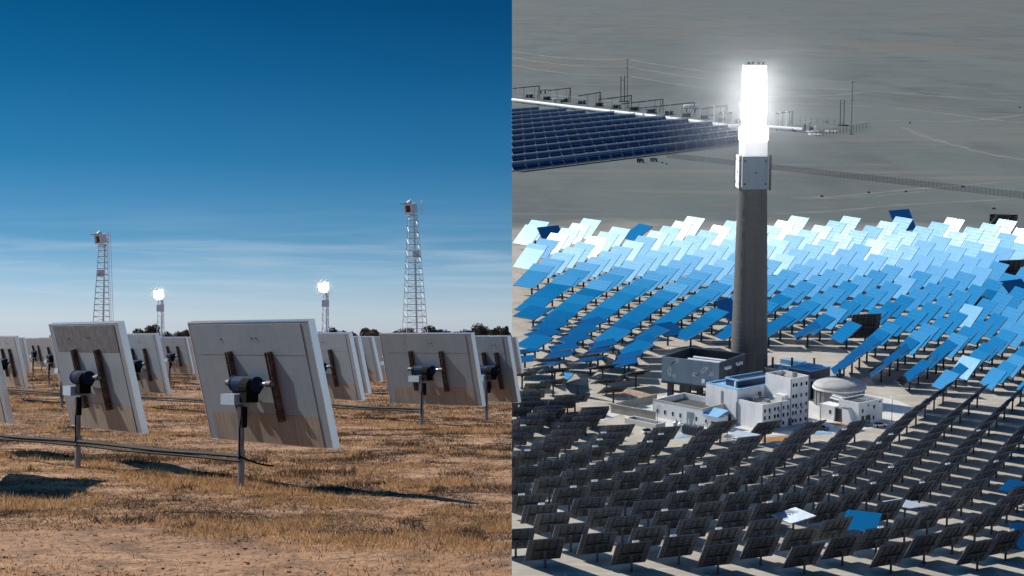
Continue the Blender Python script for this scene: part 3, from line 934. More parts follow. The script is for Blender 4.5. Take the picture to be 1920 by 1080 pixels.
for (x, y) in ((-12, -6), (5, -10), (14, -4), (-3, 6), (9, 8)):
    b = MB(); b.box((x * sT - .4, y * sT - .4, zr1 + .2), (x * sT + .4, y * sT + .4, zr1 + 1.5)); part('vent', b, m_steel, t)
b = MB(); b.box((0.2 * sT, -22.1 * sT, Z(156)), (3.5 * sT, -20.6 * sT, Z(149))); part('inspection_hatch', b, m_white, t)

# ------------------------------------------------------------------ buildings round the tower foot
A1 = R(-53)                                      # direction of the left-front walls, in the slope's plane
def frame_at(px, py, ang):
    p = g(px, py)
    return p, ang
def ulen(p, ang, dpx):
    """length along direction ang from p that spans dpx pixels across"""
    return abs(dpx) / pxm(p) / abs(math.cos(ang))
def wallbox(b, x0, y0, x1, y1, z0, z1, par=.9, th=.45, mi=0):
    """four walls with a parapet; roof laid separately"""
    b.box((x0, y0, z0), (x1, y0 + th, z1)); b.box((x0, y1 - th, z0), (x1, y1, z1))
    b.box((x0, y0 + th, z0), (x0 + th, y1 - th, z1)); b.box((x1 - th, y0 + th, z0), (x1, y1 - th, z1))
    return b
def window(parent, c, wid, hei, axis, name='window', glass=None):
    """frame with a recessed pane on a wall; axis '-y' or '+x' tells which way it faces"""
    b = MB()
    f = .14
    def bx(u0, u1, v0, v1, o0, o1, bb):
        if axis == '-y': bb.box((c[0] + u0, c[1] - o1, c[2] + v0), (c[0] + u1, c[1] - o0, c[2] + v1))
        elif axis == '+x': bb.box((c[0] + o0, c[1] + u0, c[2] + v0), (c[0] + o1, c[1] + u1, c[2] + v1))
    bx(-wid / 2 - f, -wid / 2, -hei / 2 - f, hei / 2 + f, -.02, .07, b); bx(wid / 2, wid / 2 + f, -hei / 2 - f, hei / 2 + f, -.02, .07, b)
    bx(-wid / 2, wid / 2, hei / 2, hei / 2 + f, -.02, .07, b); bx(-wid / 2, wid / 2, -hei / 2 - f, -hei / 2, -.02, .07, b)
    w_ = part(name, b, m_wall, parent)
    b = MB(); bx(-wid / 2, wid / 2, -hei / 2, hei / 2, -.02, .02, b)
    part('pane', b, glass or m_pane, w_)
    return w_

# main white building: frame x = along the left-front wall (towards its front corner), y = along the window wall
F0 = g(1429, 808)
t = thing('control_building', 'white L shaped building with rows of small windows in front of the tower', 'building', F0, A1, MR)
U = ulen(F0, A1, 93)
V = ulen(F0, A1 + math.pi / 2, 97)
U0, V0 = U, V
U1, V1 = U * .44, V * .60
hB, hC, hA = zat(F0, 759), 0, 0
pc = F0 + Vector((math.cos(A1 + math.pi / 2), math.sin(A1 + math.pi / 2), 0)) * V1
hC = zat(pc, 710)
pa = F0 - Vector((math.cos(A1), math.sin(A1), 0)) * U1
hA = zat(pa, 732)
b = MB(); wallbox(b, -U1 + .002, 0, 0, V1 - .002, 0, hB); part('low_wing', b, m_wall, t)
b = MB(); b.box((-U1 + .46, .46, hB - 1.3), (-.46, V1 - .01, hB - 1.0)); part('roof', b, m_roof, t)
b = MB(); wallbox(b, -U1 + .002, V1, 0, V, 0, hC); part('stair_block', b, m_wall, t)
b = MB(); b.box((-U1 + .46, V1 + .46, hC - 1.4), (-.46, V - .46, hC - 1.0)); part('roof', b, m_roof, t)
b = MB(); wallbox(b, -U, -.25, -U1, V, 0, hA); part('machine_hall', b, m_wall, t)
b = MB(); b.box((-U + .46, .22, hA - .5), (-U1 - .46, V - .46, hA - .2)); part('blue_roof', b, m_blue, t)
b = MB()
b.box((-U, -.25, hA), (-U1, .5, hA + .3)); b.box((-U1 - .8, .5, hA), (-U1, V, hA + .3)); b.box((-U, .5, hA), (-U + .8, V, hA + .3))
part('blue_coping', b, m_blue, t)
b = MB(); b.box((-U * .80, V * .18, hA - .2), (-U * .58, V * .98, hA + 2.0)); rl = part('roof_light', b, m_navy, t)
b = MB()
b.box((-U * .58 - .35, V * .18 - .3, hA + 2.0), (-U * .58 + .25, V * .98, hA + 2.5)); b.box((-U * .80 - .2, V * .18 - .3, hA + 2.0), (-U * .80 + .3, V * .98, hA + 2.5)); b.box((-U * .80 + .3, V * .18 - .3, hA + 2.0), (-U * .58 - .35, V * .18 + .4, hA + 2.5))
part('roof_light_rim', b, m_blue, rl)
b = MB(); b.box((-U * .62, V * .18 - .8, hA - .2), (-U * .60, V * .18 - .3, hA + 1.8)); part('white_door', b, m_white, rl)
b = MB(); b.box((-U1 - .25, -.45, 0), (-U1 + .25, -.26, hA * .66)); part('down_pipe', b, m_tank, t)
cols = (.049, .149, .265, .335, .451, .547, .66, .725, .832, .946)
rows = (1.5, 4.4, 7.0, 10.4, 14.4)
k_ = hC / 17.0
for j, z in enumerate(rows):
    for i, c in enumerate(cols):
        if j > 2 and i < 6: continue
        if j == 0 and i in (3, 5): continue
        window(t, (0, c * V, z * k_), .95, 1.25, '+x')
for c in (.335, .60):
    b = MB(); b.box((-.02, c * V - .9, 0), (.06, c * V + .9, 2.6)); part('door', b, m_roofdark, t)
for (u, z, ww, hh) in ((-U1 - 3.3, 1.7, 1.4, 2.6),):
    b = MB(); b.box((u - ww / 2, -.27, z - hh / 2), (u + ww / 2, -.24, z + hh / 2)); part('door', b, m_roofdark, t)
b = MB(); b.box((-.03, .0, hB * .695), (.03, V1 * 1.6, hB * .705)); b.box((-.03, V1 * .2, hB * .36), (.03, V * .99, hB * .368)); part('cable_line', b, m_tank, t)
for (y, z) in ((.72, .25), (.74, .52), (.5, .55)):
    b = MB(); b.box((-U1 - .0, V1 - 1.2 - y * 3, hB - 1.0), (-U1 + .6, V1 - .9 - y * 3, hB + 1.2)); part('vent_pipe', b, m_tank, t)
b = MB(); b.box((-U1 * .45, V1 - 1.6, hB - 1), (-U1 * .12, V1 - .02, hB + 1.5)); part('roof_hut', b, m_wall, t)
b = MB(); b.box((-U1 * .2, V1 - 1.68, hB - .8), (-U1 * .14, V1 - 1.6, hB + .9)); part('roof_hut_door', b, m_roof, t)

# long low white building to the left
P0 = g(1317, 800)
A2 = R(-45)
t = thing('low_building', 'long low white building with five small windows left of the control building', 'building', P0, A2, MR)
U = ulen(P0, A2, 87)
h = zat(P0, 768)
b = MB(); wallbox(b, -U, 0, 0, U * .75, 0, h, th=.5); part('wall', b, m_wall, t)
b = MB(); b.box((-U + .52, .52, h - 2.2), (-.52, U * .75 - .52, h - 1.9)); part('roof', b, m_roofdark, t)
b = MB(); b.box((-U - .1, -.1, h), (.1, .7, h + .25)); b.box((-.7, .7, h), (.1, U * .75, h + .25)); part('coping', b, m_tan, t)
for c in (.10, .25, .41, .56, .88):
    window(t, (-U + c * U, 0, 2.3), .9, 1.5, '-y')
b = MB(); b.box((-U + .69 * U, -.12, 0), (-U + .83 * U, -.02, 4.2)); sh_ = part('roller_door', b, m_tank, t)
for i in range(6):
    b = MB(); b.box((-U + .695 * U, -.16, .15 + i * .66), (-U + .825 * U, -.122, .70 + i * .66)); part('slat', b, m_clad, sh_)
t = thing('annex', 'small white annex with a blue lean-to roof between two white buildings', 'building', g(1330, 803), A2, MR)
b = MB(); b.box((-3.2, .2, 0), (3.4, 5.5, 4.0)); part('wall', b, m_wall, t)
b = MB(); b.add([(-3.4, -.3, 4.05), (3.6, -.3, 4.05), (3.6, 5.6, 5.6), (-3.4, 5.6, 5.6), (-3.4, -.3, 4.3), (3.6, -.3, 4.3), (3.6, 5.6, 5.9), (-3.4, 5.6, 5.9)], [(0, 3, 2, 1), (4, 5, 6, 7), (0, 1, 5, 4), (1, 2, 6, 5), (2, 3, 7, 6), (3, 0, 4, 7)]); part('blue_roof', b, m_blue, t)
window(t, (-1.6, .2, 2), .9, 1.4, '-y')
b = MB(); b.box((.6, .12, 0), (2.0, .19, 2.5)); part('door', b, m_roofdark, t)

# air cooler: open clad box on tall columns with a mural
A3 = R(-33)
P1 = g(1346, 763)
zb = zat(P1, 727)
t = thing('air_cooler', 'grey blue open topped cooler box on tall columns, with pale swirl murals', 'cooler', P1, A3, MR)
U = ulen(P1, A3, 101)
V = ulen(P1, A3 + math.pi / 2, 62)
h = zat(P1, 681)
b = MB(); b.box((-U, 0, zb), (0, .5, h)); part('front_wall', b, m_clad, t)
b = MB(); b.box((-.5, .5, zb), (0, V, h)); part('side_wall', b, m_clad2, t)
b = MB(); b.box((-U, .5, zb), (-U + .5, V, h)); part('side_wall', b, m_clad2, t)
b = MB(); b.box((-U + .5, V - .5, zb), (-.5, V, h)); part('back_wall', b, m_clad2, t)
b = MB(); b.box((-U - .15, -.15, zb - .7), (.15, V + .1, zb)); part('floor', b, m_steel, t)
b = MB(); b.box((-U + .5, .5, zb + 5.2), (-.5, V - .5, zb + 5.6)); part('fan_deck', b, m_roofdark, t)
nv = 26
for i in range(nv):
    x = -U + .8 + (U - 1.6) * i / nv
    b = MB(); b.box((x, V - .62, zb + 5.6), (x + (U - 1.6) / nv * .55, V - .502, h - .3)); part('inner_rib', b, m_steel, t)
for i in range(3):
    b = MB(); y = V * (.3 + .2 * i); b.tube((-U * .78, y, zb + 6.6), (-U * .10, y, zb + 6.6), .55, n=10); part('white_duct', b, m_white, t)
for x in (-U + 3, -U * .56, -U * .12):
    for y in (1.4, V * .5, V - 1.4):
        b = MB(); b.box((x - .9, y - .9, 0), (x + .9, y + .9, zb - .7)); part('column', b, m_steel, t)
for z in (zb * .42,):
    b = MB()
    for y in (1.4, V - 1.4): b.box((-U + 3.9, y - .4, z), (-U * .12 - .9, y + .4, z + .7))
    part('tie_beam', b, m_steel, t)
# swirl murals (plain generic stand-ins) painted on thin sheets
def swirl(cx, cz, pts, wd, m, off):
    b = MB()
    for i in range(len(pts) - 1):
        (x0, z0_), (x1, z1_) = pts[i], pts[i + 1]
        d = math.hypot(x1 - x0, z1_ - z0_) or 1
        nx, nz_ = -(z1_ - z0_) / d, (x1 - x0) / d
        w0, w1 = wd * (.55 + .45 * math.sin(i * 1.7)), wd * (.55 + .45 * math.sin((i + 1) * 1.7))
        b.add([(cx + x0 - nx * w0, off, cz + z0_ - nz_ * w0), (cx + x1 - nx * w1, off, cz + z1_ - nz_ * w1), (cx + x1 + nx * w1, off, cz + z1_ + nz_ * w1), (cx + x0 + nx * w0, off, cz + z0_ + nz_ * w0)], [(0, 1, 2, 3)])
    return b
H_ = h - zb
s1 = [(2.2, 3.6), (1.4, 3.0), (.2, 2.4), (-.8, 1.2), (-1.3, -.2), (-1.5, -1.6), (-1.0, -2.9), (-.2, -3.6), (.4, -3.0), (.6, -2.0)]
s2 = [(-4.2, -1.6), (-3.2, -1.0), (-2.2, -1.4), (-1.4, -.4), (-.2, .2), (.8, 1.4), (2.2, 1.8), (3.4, 1.2), (3.8, .1), (3.0, -.7), (1.8, -.3)]
for (cx, s_) in ((-U * .80, s1), (-U * .27, s2)):
    b = swirl(cx, zb + H_ * .55, s_, .85, None, -.012); mu = part('mural', b, m_art, t)
    b = swirl(cx, zb + H_ * .55, s_[1:6], .34, None, -.024); part('mural_shade', b, m_artd, mu)
    b = swirl(cx, zb + H_ * .55, s_[6:], .2, None, -.024); part('mural_line', b, m_artd, mu)
b = MB(); b.box((-U * .29, -.03, zb + H_ * .10), (-U * .235, -.004, zb + H_ * .28)); part('sign_logo', b, m_white, t)
def glyphs(b, x0, z0, wdt, hgt, n_, seed):
    r = random.Random(seed)
    cw = wdt / n_
    for i in range(n_):
        xx = x0 + i * cw
        for k in range(3):
            zz = z0 + hgt * (k + .1) / 3
            b.box((xx + cw * .08, -.03, zz), (xx + cw * .86, -.004, zz + hgt * .13))
        for k in range(2):
            xk = xx + cw * (.15 + .5 * k + r.random() * .12)
            b.box((xk, -.032, z0), (xk + cw * .14, -.031, z0 + hgt))
b = MB(); glyphs(b, -U * .225, zb + H_ * .17, U * .195, H_ * .11, 5, 3); part('sign_characters', b, m_sign, t)
b = MB(); glyphs(b, -U * .26, zb + H_ * .07, U * .23, H_ * .055, 11, 5); part('sign_small_characters', b, m_sign, t)
for y in (.24, .34, .66, .77):
    b = MB(); b.tube((-.1, V * y, h - 2.6), (1.1, V * y, h - 2.6), .62, n=12); dn = part('exhaust_outlet', b, m_white, t)
for (ya, yb_) in ((.34, .50), (.77, .62)):
    b = MB(); b.tube((.35, V * ya, h - 3.2), (.35, V * yb_, zb + .5), .28, n=8); part('drain_pipe', b, m_clad2, t)

# grey plant building behind the control building
P2 = g(1520, 748)
A4 = R(-44)
t = thing('plant_building', 'dark grey plant building with a blue roof behind the white control building', 'building', P2, A4, MR)
U = ulen(P2, A4, 78)
V = ulen(P2, A4 + math.pi / 2, 40)
h = zat(P2, 694)
b = MB(); b.box((-U, 0, 0), (-U * .42, V * 1.1, h * .80)); part('tan_block', b, m_tan, t)
b = MB(); b.box((-U - .3, -.3, h * .80), (-U * .42, V * 1.1, h * .84)); part('flat_roof', b, m_conc, t)
b = MB(); b.box((-U * .42 + .01, 0, 0), (0, V, h * .62)); part('steel_frame', b, m_steel, t)
b = MB(); b.box((-U * .46, -.5, h * .62), (.3, V + .3, h * .95)); part('clad_storey', b, m_clad2, t)
b = MB(); b.box((-U * .47, -.7, h * .95), (.5, V + .5, h * .985)); part('blue_roof', b, m_blue, t)
b = MB(); b.box((-U * .3, V * .3, h * .985), (-U * .02, V * .7, h * 1.06)); part('roof_monitor', b, m_blue, t)
b = MB(); b.box((-U * .95, V * .75, h * .84), (-U * .5, V * 1.05, h * 1.02)); part('penthouse', b, m_blue, t)
for i in range(7):
    x, y = -U * (.52 + .06 * i), V * (.15 + .12 * (i % 3))
    b = MB(); b.tube((x, y, h * .84), (x, y, h * (.88 + .03 * (i % 2))), .9, .7, n=10); part('roof_fan', b, m_white, t)
for (x, y) in ((-.86, .1), (-.3, .95), (-.6, .5)):
    b = MB(); b.tube((U * x, V * y, h * .84), (U * x, V * y, h * 1.2), .4, n=8); part('stack', b, m_steel, t)
for i in range(3):
    b = MB(); b.tube((-U * .38, V * (.6 + .08 * i), h * 1.0), (-U * .1, V * (.62 + .08 * i), h * 1.0), .45, n=8); part('roof_pipe', b, m_white, t)
for i in range(5):
    b = MB(); x = -U * .40 + U * .38 * i / 4; b.box((x - .35, -.45, 0), (x + .35, -.02, h * .62)); part('column', b, m_clad, t)
for (y, z) in ((.2, .3), (.5, .3), (.8, .3), (.35, .5), (.7, .5)):
    b = MB(); b.tube((.25, V * y, 0), (.25, V * y, h * z), .5, n=8); part('side_pipe', b, m_tank, t)
b = MB(); b.tube((.6, V * .7, h * .5), (5.5, V * .2, h * .30), .45, n=8); b.tube((5.5, V * .2, h * .30), (7.0, V * .1, 0), .45, n=8); part('loop_pipe', b, m_tank, t)

# domed tank
P3 = g(1573, 757)
t = thing('storage_tank', 'round steel tank with a dusty white dome roof', 'tank', P3, 0, MR)
rt = 46 / pxm(P3)
zt = zat(P3, 722)
b = MB(); b.lathe([(rt, 0), (rt, zt * .5), (rt + .12, zt * .505), (rt + .12, zt * .515), (rt, zt * .52), (rt, zt)], 64); part('shell', b, m_tank, t, sm=False)
dm = [(rt + .5, zt - .5), (rt + .5, zt + .1)]
dh = 22 / pxm(P3)
for i in range(12):
    a = i / 11 * math.pi / 2
    dm.append(((rt + .5) * math.cos(a) ** .9 if i < 11 else .05, zt + .1 + dh * math.sin(a) ** 1.15 * .62 + (dh * .25 * max(0, math.sin(a) - .75))))
b = MB(); b.lathe(dm, 64); part('dome', b, m_dome, t, sm=False)
b = MB(); b.lathe([(rt + .8, zt - 1.0), (rt + .8, zt - .5), (rt, zt - .5)], 64); part('rim', b, m_white, t)
for i in range(24):
    a = 2 * math.pi * i / 24
    q = Matrix.Rotation(a, 4, 'Z')
    b = MB()
    b.box((rt, -.12, 0), (rt + .25, .12, zt - 1.0), q); part('stiffener', b, m_tank, t)
b = MB(); b.tube((0, 0, zt + dh * .6), (0, 0, zt + dh + 1.6), .5, n=8); b.box((-1.2, -1.2, zt + dh * .82), (1.2, 1.2, zt + dh * .95)); part('vent', b, m_steel, t)
b = MB()
for i in range(9):
    b.box((rt * .55 + .5 * i, -rt * .82 - .0 + .4 * i, zt * (.9 - .1 * i)), (rt * .55 + .5 * i + .9, -rt * .82 + .4 * i + .5, zt * (.9 - .1 * i) + .2))
part('stair', b, m_steel, t)

# small white building at the right of the tank
P4 = g(1609, 798)
A5 = R(-51)
t = thing('pump_house', 'small white flat roofed building right of the domed tank', 'building', P4, A5, MR)
U = ulen(P4, A5, 31)
V = ulen(P4, A5 + math.pi / 2, 53)
h = zat(P4, 756)
b = MB(); wallbox(b, -U, 0, 0, V, 0, h, th=.4); part('wall', b, m_wall, t)
b = MB(); b.box((-U + .42, .42, h - 1.0), (-.42, V - .42, h - .7)); part('roof', b, m_roofdark, t)
b = MB(); b.box((-U * .7, V * .5, h - .7), (-U * .2, V * .8, h - .2)); part('roof_hatch', b, m_tank, t)
for (y, z) in ((.17, .62), (.40, .82), (.64, .70), (.88, .88), (.63, .22)):
    window(t, (0, y * V, z * h), .9, 1.3 if z < .75 else .6, '+x')
for (y, ww) in ((.18, 1.4), (.40, 2.4)):
    b = MB(); b.box((-.02, V * y - ww / 2, 0), (.06, V * y + ww / 2, 3.0)); part('door', b, m_roofdark, t)
# lean structures between
t = thing('valve_house', 'low cream wall and dark pipe bridge in front of the domed tank', 'building', g(1564, 790), A5, MR)
b = MB(); b.box((-6.8, 0, 0), (0, 5, 5.2)); part('wall', b, m_wall, t)
window(t, (-1.9, 0, 3.0), .9, 1.4, '-y')
b = MB(); b.box((-1.0, -.12, 0), (-.2, -.01, 1.8)); part('cabinet', b, m_white, t)
b = MB(); b.box((0.01, .5, 0), (3.4, 4.5, 4.6)); part('dark_porch', b, m_steel, t)
for i in range(4):
    b = MB(); b.tube((-7, 5.6 + i * .5, 6.4 + .35 * i), (6.5, 5.6 + i * .5, 5.6 + .3 * i), .22, n=6); part('pipe', b, m_tank if i % 2 else m_white, t)
for i in range(6):
    b = MB(); b.bar((-6.5 + i * 2.4, 6.2, 0), (-6.5 + i * 2.4, 6.2, 6.3), .18); part('pipe_support', b, m_steel, t)
t = thing('ash_hopper', 'pale curved hopper against the small white building', 'hopper', g(1590, 797), A5, MR)
b = MB(); b.add([(-2.6, 0, 0), (2.2, 0, 0), (2.2, 2.4, 0), (-2.6, 2.4, 0), (-3.2, .3, 5.4), (-.6, .3, 5.4), (-.6, 2.2, 5.4), (-3.2, 2.2, 5.4), ], [(0, 1, 5, 4), (1, 2, 6, 5), (2, 3, 7, 6), (3, 0, 4, 7), (4, 5, 6, 7)]); part('body', b, m_wall, t)
b = MB(); b.box((-3.3, .2, 5.42), (-.5, 2.3, 5.7)); part('lid', b, m_tank, t)

# concrete apron, pads and walls
def sheet(name, pts, m, h=.05, th=.12):
    b = MB()
    q = [g(x, y) for x, y in pts]
    n_ = len(q)
    b.add([(p.x, p.y, h) for p in q] + [(p.x, p.y, h - th) for p in q], [tuple(range(n_))[::-1]] + [(i, (i + 1) % n_, n_ + (i + 1) % n_, n_ + i) for i in range(n_)])
    return struct(name, b, m, MR)
el = []
for i in range(40):
    a = 2 * math.pi * i / 40
    x = 1440 + 275 * math.cos(a)
    y = 772 + 44 * math.sin(a)
    el.append((x, y))
sheet('apron', el, m_conc, .04)
sheet('road', [(1120, 780), (1128, 775), (1262, 738), (1380, 716), (1385, 722), (1275, 747), (1150, 782), (1130, 790)], m_conc, .07)
sheet('gravel_yard', [(1262, 745), (1330, 728), (1362, 736), (1330, 752), (1280, 757)], m_desert, .09)
sheet('soil_patch', [(1130, 738), (1150, 727), (1215, 729), (1240, 735), (1218, 747), (1175, 746)], m_red, .05)
sheet('soil_patch', [(1020, 770), (1060, 758), (1095, 765), (1062, 790), (1035, 785)], m_red, .05)
sheet('brown_strip', [(1424, 822), (1500, 815), (1512, 820), (1476, 827), (1430, 829)], m_copper, .11)
sheet('brown_strip', [(1552, 793), (1575, 793), (1622, 797), (1632, 800), (1560, 798)], m_copper, .11)
sheet('blue_strip', [(1428, 831), (1480, 830), (1478, 834), (1428, 835)], m_blue, .12)
sheet('blue_strip', [(1528, 809), (1560, 810), (1555, 814), (1520, 815)], m_blue, .12)
sheet('blue_strip', [(1538, 794), (1548, 793), (1570, 799), (1562, 801)], m_blue, .12)
sheet('blue_strip', [(1265, 818), (1290, 813), (1292, 819), (1268, 822)], m_blue, .12)
def low_wall(label, px0, px1, hgt, th, m, name='boundary_wall'):
    a, c = g(*px0), g(*px1)
    ang = math.atan2(c.y - a.y, c.x - a.x)
    t_ = thing(name, label, 'wall', a, ang, MR)
    ln_ = (c - a).length
    n_ = max(2, int(ln_ / 6))
    for i in range(n_):
        b_ = MB(); b_.box((ln_ * i / n_ + .04, 0, 0), (ln_ * (i + 1) / n_ - .04, th, hgt)); part('panel', b_, m, t_)
    b_ = MB(); b_.box((-.05, -.12, hgt), (ln_ + .05, th + .12, hgt + .25)); part('coping', b_, m, t_)
    return t_
low_wall('tan boundary wall running left from the low white building', (1145, 774), (1228, 789), 3.0, .5, m_tan)
low_wall('tan boundary wall along the road behind the apron', (1150, 770), (1232, 751), 2.2, .5, m_tan)
t = thing('concrete_basin', 'open concrete basin with dark water left of the white buildings', 'basin', g(1200, 800), A2, MR)
b = MB(); wallbox(b, -7, 0, 7, 5, 0, 1.9, th=.6); part('wall', b, m_conc, t)
b = MB(); b.box((-6.4, .6, .02), (6.4, 4.4, .5)); part('water', b, m_navy, t)
# switch yard gear in front of the white buildings
t = thing('transformer', 'dark transformer with bushings beside the annex', 'transformer', g(1300, 816), A2, MR)
b = MB(); b.box((-3.4, -1.4, .3), (3.4, 1.4, 3.4)); part('body', b, m_clad2, t)
for i in range(10):
    b = MB(); b.box((-3.2 + i * .66, -2.1, .5), (-2.9 + i * .66, -1.42, 3.1)); part('fin', b, m_clad2, t)
for i in range(3):
    b = MB(); b.tube((-2 + 2 * i, 0, 3.4), (-2 + 2.1 * i, 0, 5.4), .24, .12, n=8); part('bushing', b, m_white, t)
b = MB(); b.box((-4.2, -2.4, 0), (4.2, 2.2, .3)); part('plinth', b, m_conc, t)
for i, (px, py) in enumerate(((1318, 819), (1326, 815), (1340, 820), (1352, 822), (1364, 824))):
    t = thing('switch_post', 'slender switchgear post %s' % ('at the left end of the yard row', 'beside the transformer', 'in the middle of the yard row', 'left of the railings', 'next to the railings')[i], 'post', g(px, py), .2 * i, MR, 'switchgear posts in the yard')
    b = MB(); b.bar((0, 0, 0), (0, 0, 4.2), .16); part('pole', b, m_tank, t)
    b = MB(); b.bar((-1.2, 0, 4.0), (1.2, 0, 4.2), .12); part('arm', b, m_tank, t)
    for sx in (-1, 0, 1):
        b = MB(); b.tube((sx, 0, 4.2), (sx, 0, 5.0), .15, .1, n=6); part('insulator', b, m_white, t)
t = thing('railing', 'grey railings in front of the white control building', 'railing', g(1346, 825), R(-8), MR)
for i in range(9):
    b = MB(); b.bar((i * 1.3, 0, 0), (i * 1.3, 0, 2.1), .09); part('post', b, m_galv, t)
for z in (.8, 1.5, 2.1):
    b = MB(); b.bar((0, 0, z), (10.4, 0, z), .08); part('rail', b, m_galv, t)

# ------------------------------------------------------------------ the big heliostats
HW, HH = 9.6, 8.3
def facets_mesh(seed):
    r = np.random.default_rng(seed)
    b = MB()
    b.box((-HW / 2, -HH / 2, .06), (HW / 2, HH / 2, .16), mi=1)
    nx_, ny_ = 8, 7
    cw, ch = HW / nx_, HH / ny_
    for j in range(ny_):
        for i in range(nx_):
            x0, x1 = -HW / 2 + i * cw + .012, -HW / 2 + (i + 1) * cw - .012
            y0, y1 = -HH / 2 + j * ch + .022, -HH / 2 + (j + 1) * ch - .022
            t1, t2 = r.normal(0, .0022, 2)
            zz = lambda x, y: .185 + (x - (x0 + x1) / 2) * t1 + (y - (y0 + y1) / 2) * t2
            q = [(x0, y0, zz(x0, y0)), (x1, y0, zz(x1, y0)), (x1, y1, zz(x1, y1)), (x0, y1, zz(x0, y1))]
            b.add(q, [(0, 1, 2, 3)], 0)
    return b.mesh('mirror_facets', [m_mirror, m_facetgap])
FAC = [facets_mesh(i) for i in range(6)]
b = MB(); b.box((-HW / 2, -HH / 2, -.02), (HW / 2, HH / 2, .055)); BACK = b.mesh('back_sheet', m_frame)
BACKS = [BACK]
for tone in ((.068, .076, .086), (.047, .057, .071), (.078, .079, .080), (.056, .065, .077)):
    BACKS.append(b.mesh('back_sheet', mat('dark mirror back', tone, .6, .1, [(.5, tuple(.6 * c for c in tone), .4, .65, .8), ((.3, 2.5, 1), tuple(1.5 * c for c in tone), .5, .7, .6)])))
b = MB()
for i in range(9):
    x = -HW / 2 + HW * i / 8
    b.box((x - .045, -HH / 2, -.12), (x + .045, HH / 2, -.021))
for j in range(8):
    y = -HH / 2 + HH * j / 7
    b.box((-HW / 2, y - .035, -.10), (HW / 2, y + .035, -.022))
RIB = b.mesh('rib_grid', m_rib)
b = MB(); b.tube((-HW * .33, 0, -.55), (HW * .33, 0, -.55), .27, n=8)
for x in (-.3, -.1, .1, .3):
    b.box((HW * x - .08, -HH * .42, -.42), (HW * x + .08, HH * .42, -.121))
TQ = b.mesh('torque_tube', m_steel)
PZ = 4.6
b = MB(); b.tube((0, 0, -.3), (0, 0, PZ - .5), .33, .28, n=8); b.cbox((0, 0, PZ - .25), (.9, .9, .9)); PED = b.mesh('pedestal', m_steel)
b = MB(); b.box((HW * .18, HH / 2 + .02, -.15), (HW * .36, HH / 2 + .5, .25)); TOPBOX = b.mesh('white_top_box', m_white)  # small white box on the upper edge

def hframe(n_):
    n_ = n_.normalized()
    w_ = Vector((-n_.y, n_.x, 0))
    if w_.length < 1e-3: w_ = Vector((1, 0, 0))
    w_.normalize()
    u_ = n_.cross(w_)
    return Matrix(((w_.x, u_.x, n_.x, 0), (w_.y, u_.y, n_.y, 0), (w_.z, u_.z, n_.z, 0), (0, 0, 0, 1)))
def track(p):
    a = (RECV - p).normalized() + SUNL
    a.normalize()
    return (a + Vector((random.gauss(0, .009), random.gauss(0, .009), random.gauss(0, .009)))).normalized()
def hscale(py):
    return 1.0 + .26 * max(0, min(1, (740 - py) / 40.0)) + .42 * max(0, min(1, (700 - py) / 260.0))

spots = []
# near field: arcs below the tower (row height at x = 1480, phase, spacing)
near = [(1077, 1508, 162), (1061, 1579, 153), (1045, 1642, 143), (1026, 1695, 132), (1011, 1738, 121), (993, 1775, 112), (975, 1802, 105), (958, 1822, 99),
        (941, 1839, 95), (925, 1854, 91), (909, 1868, 88), (893, 1882, 86), (877, 1896, 85), (862, 1910, 85), (847, 1924, 85), (832, 1938, 84), (818, 1952, 84),
        (804, 1966, 83), (791, 1980, 82), (778, 1994, 81), (766, 2008, 80)]
for i, (yc, A, s) in enumerate(near):
    c = 5.7e-5 * (1 + .05 * i)
    for k in range(-14, 8):
        x = A + s * k
        y = yc - c * (x - 1480) ** 2
        if not (935 < x < 1960): continue
        if 1180 < x < 1330 and y < 828 + (1330 - x) * .02: continue
        if 1325 < x < 1640 and y < 822: continue
        if 1640 <= x < 1700 and y < 800: continue
        if 1125 < x <= 1180 and y < 812: continue
        if x <= 1125 and y < 765: continue
        if y < 752: continue
        spots.append((x, y, 'near', i))
# back field: arcs beyond the tower
dxs = [28, 29, 31, 33, 35, 37, 39, 41, 43, 44, 45, 46, 47, 48, 48, 48, 48, 48]
dys = [13, 12.6, 12.2, 11.8, 11.4, 11, 10.7, 10.4, 10.1, 9.8, 9.6, 9.4, 9.2, 9.1, 9, 9, 9, 9]
back = [(744, 1538, 65), (733, 1552, 67), (722, 1567, 69), (710, 1582, 70), (699, 1597, 71), (688, 1611, 72), (676, 1625, 72), (664, 1641, 73), (650, 1660, 73), (637, 1685, 74)]
y, x, s = 637, 1685, 74
for i in range(18):
    y -= dys[i]; x += dxs[i] * .5 + 12; s += 1.3
    back.append((y, x, s))
for i, (yc, A, s) in enumerate(back):
    c = 1.7e-4 * max(.22, 1 - .045 * i)
    for k in range(-16, 10):
        x = A + s * k
        y = yc + c * (x - 1450) ** 2
        if not (975 < x < 1945): continue
        if 1236 < x < 1580 and y > 660: continue
        if x >= 1580 and y > 722 + (x - 1580) * .09: continue
        if x <= 1236 and y > 712: continue
        if 1395 < x < 1428 and 655 < y: continue
        if y < 438 and random.random() < .45: continue
        spots.append((x, y, 'back', i))
for x, y in ((987, 778), (1000, 787), (1032, 804), (994, 821), (1077, 815), (1112, 800), (1008, 750), (1064, 775), (1095, 750), (1137, 740), (1037, 742), (979, 728), (1192, 727), (1150, 757), (970, 800), (1040, 722), (1130, 716)):
    spots.append((x, y, 'west', 0))
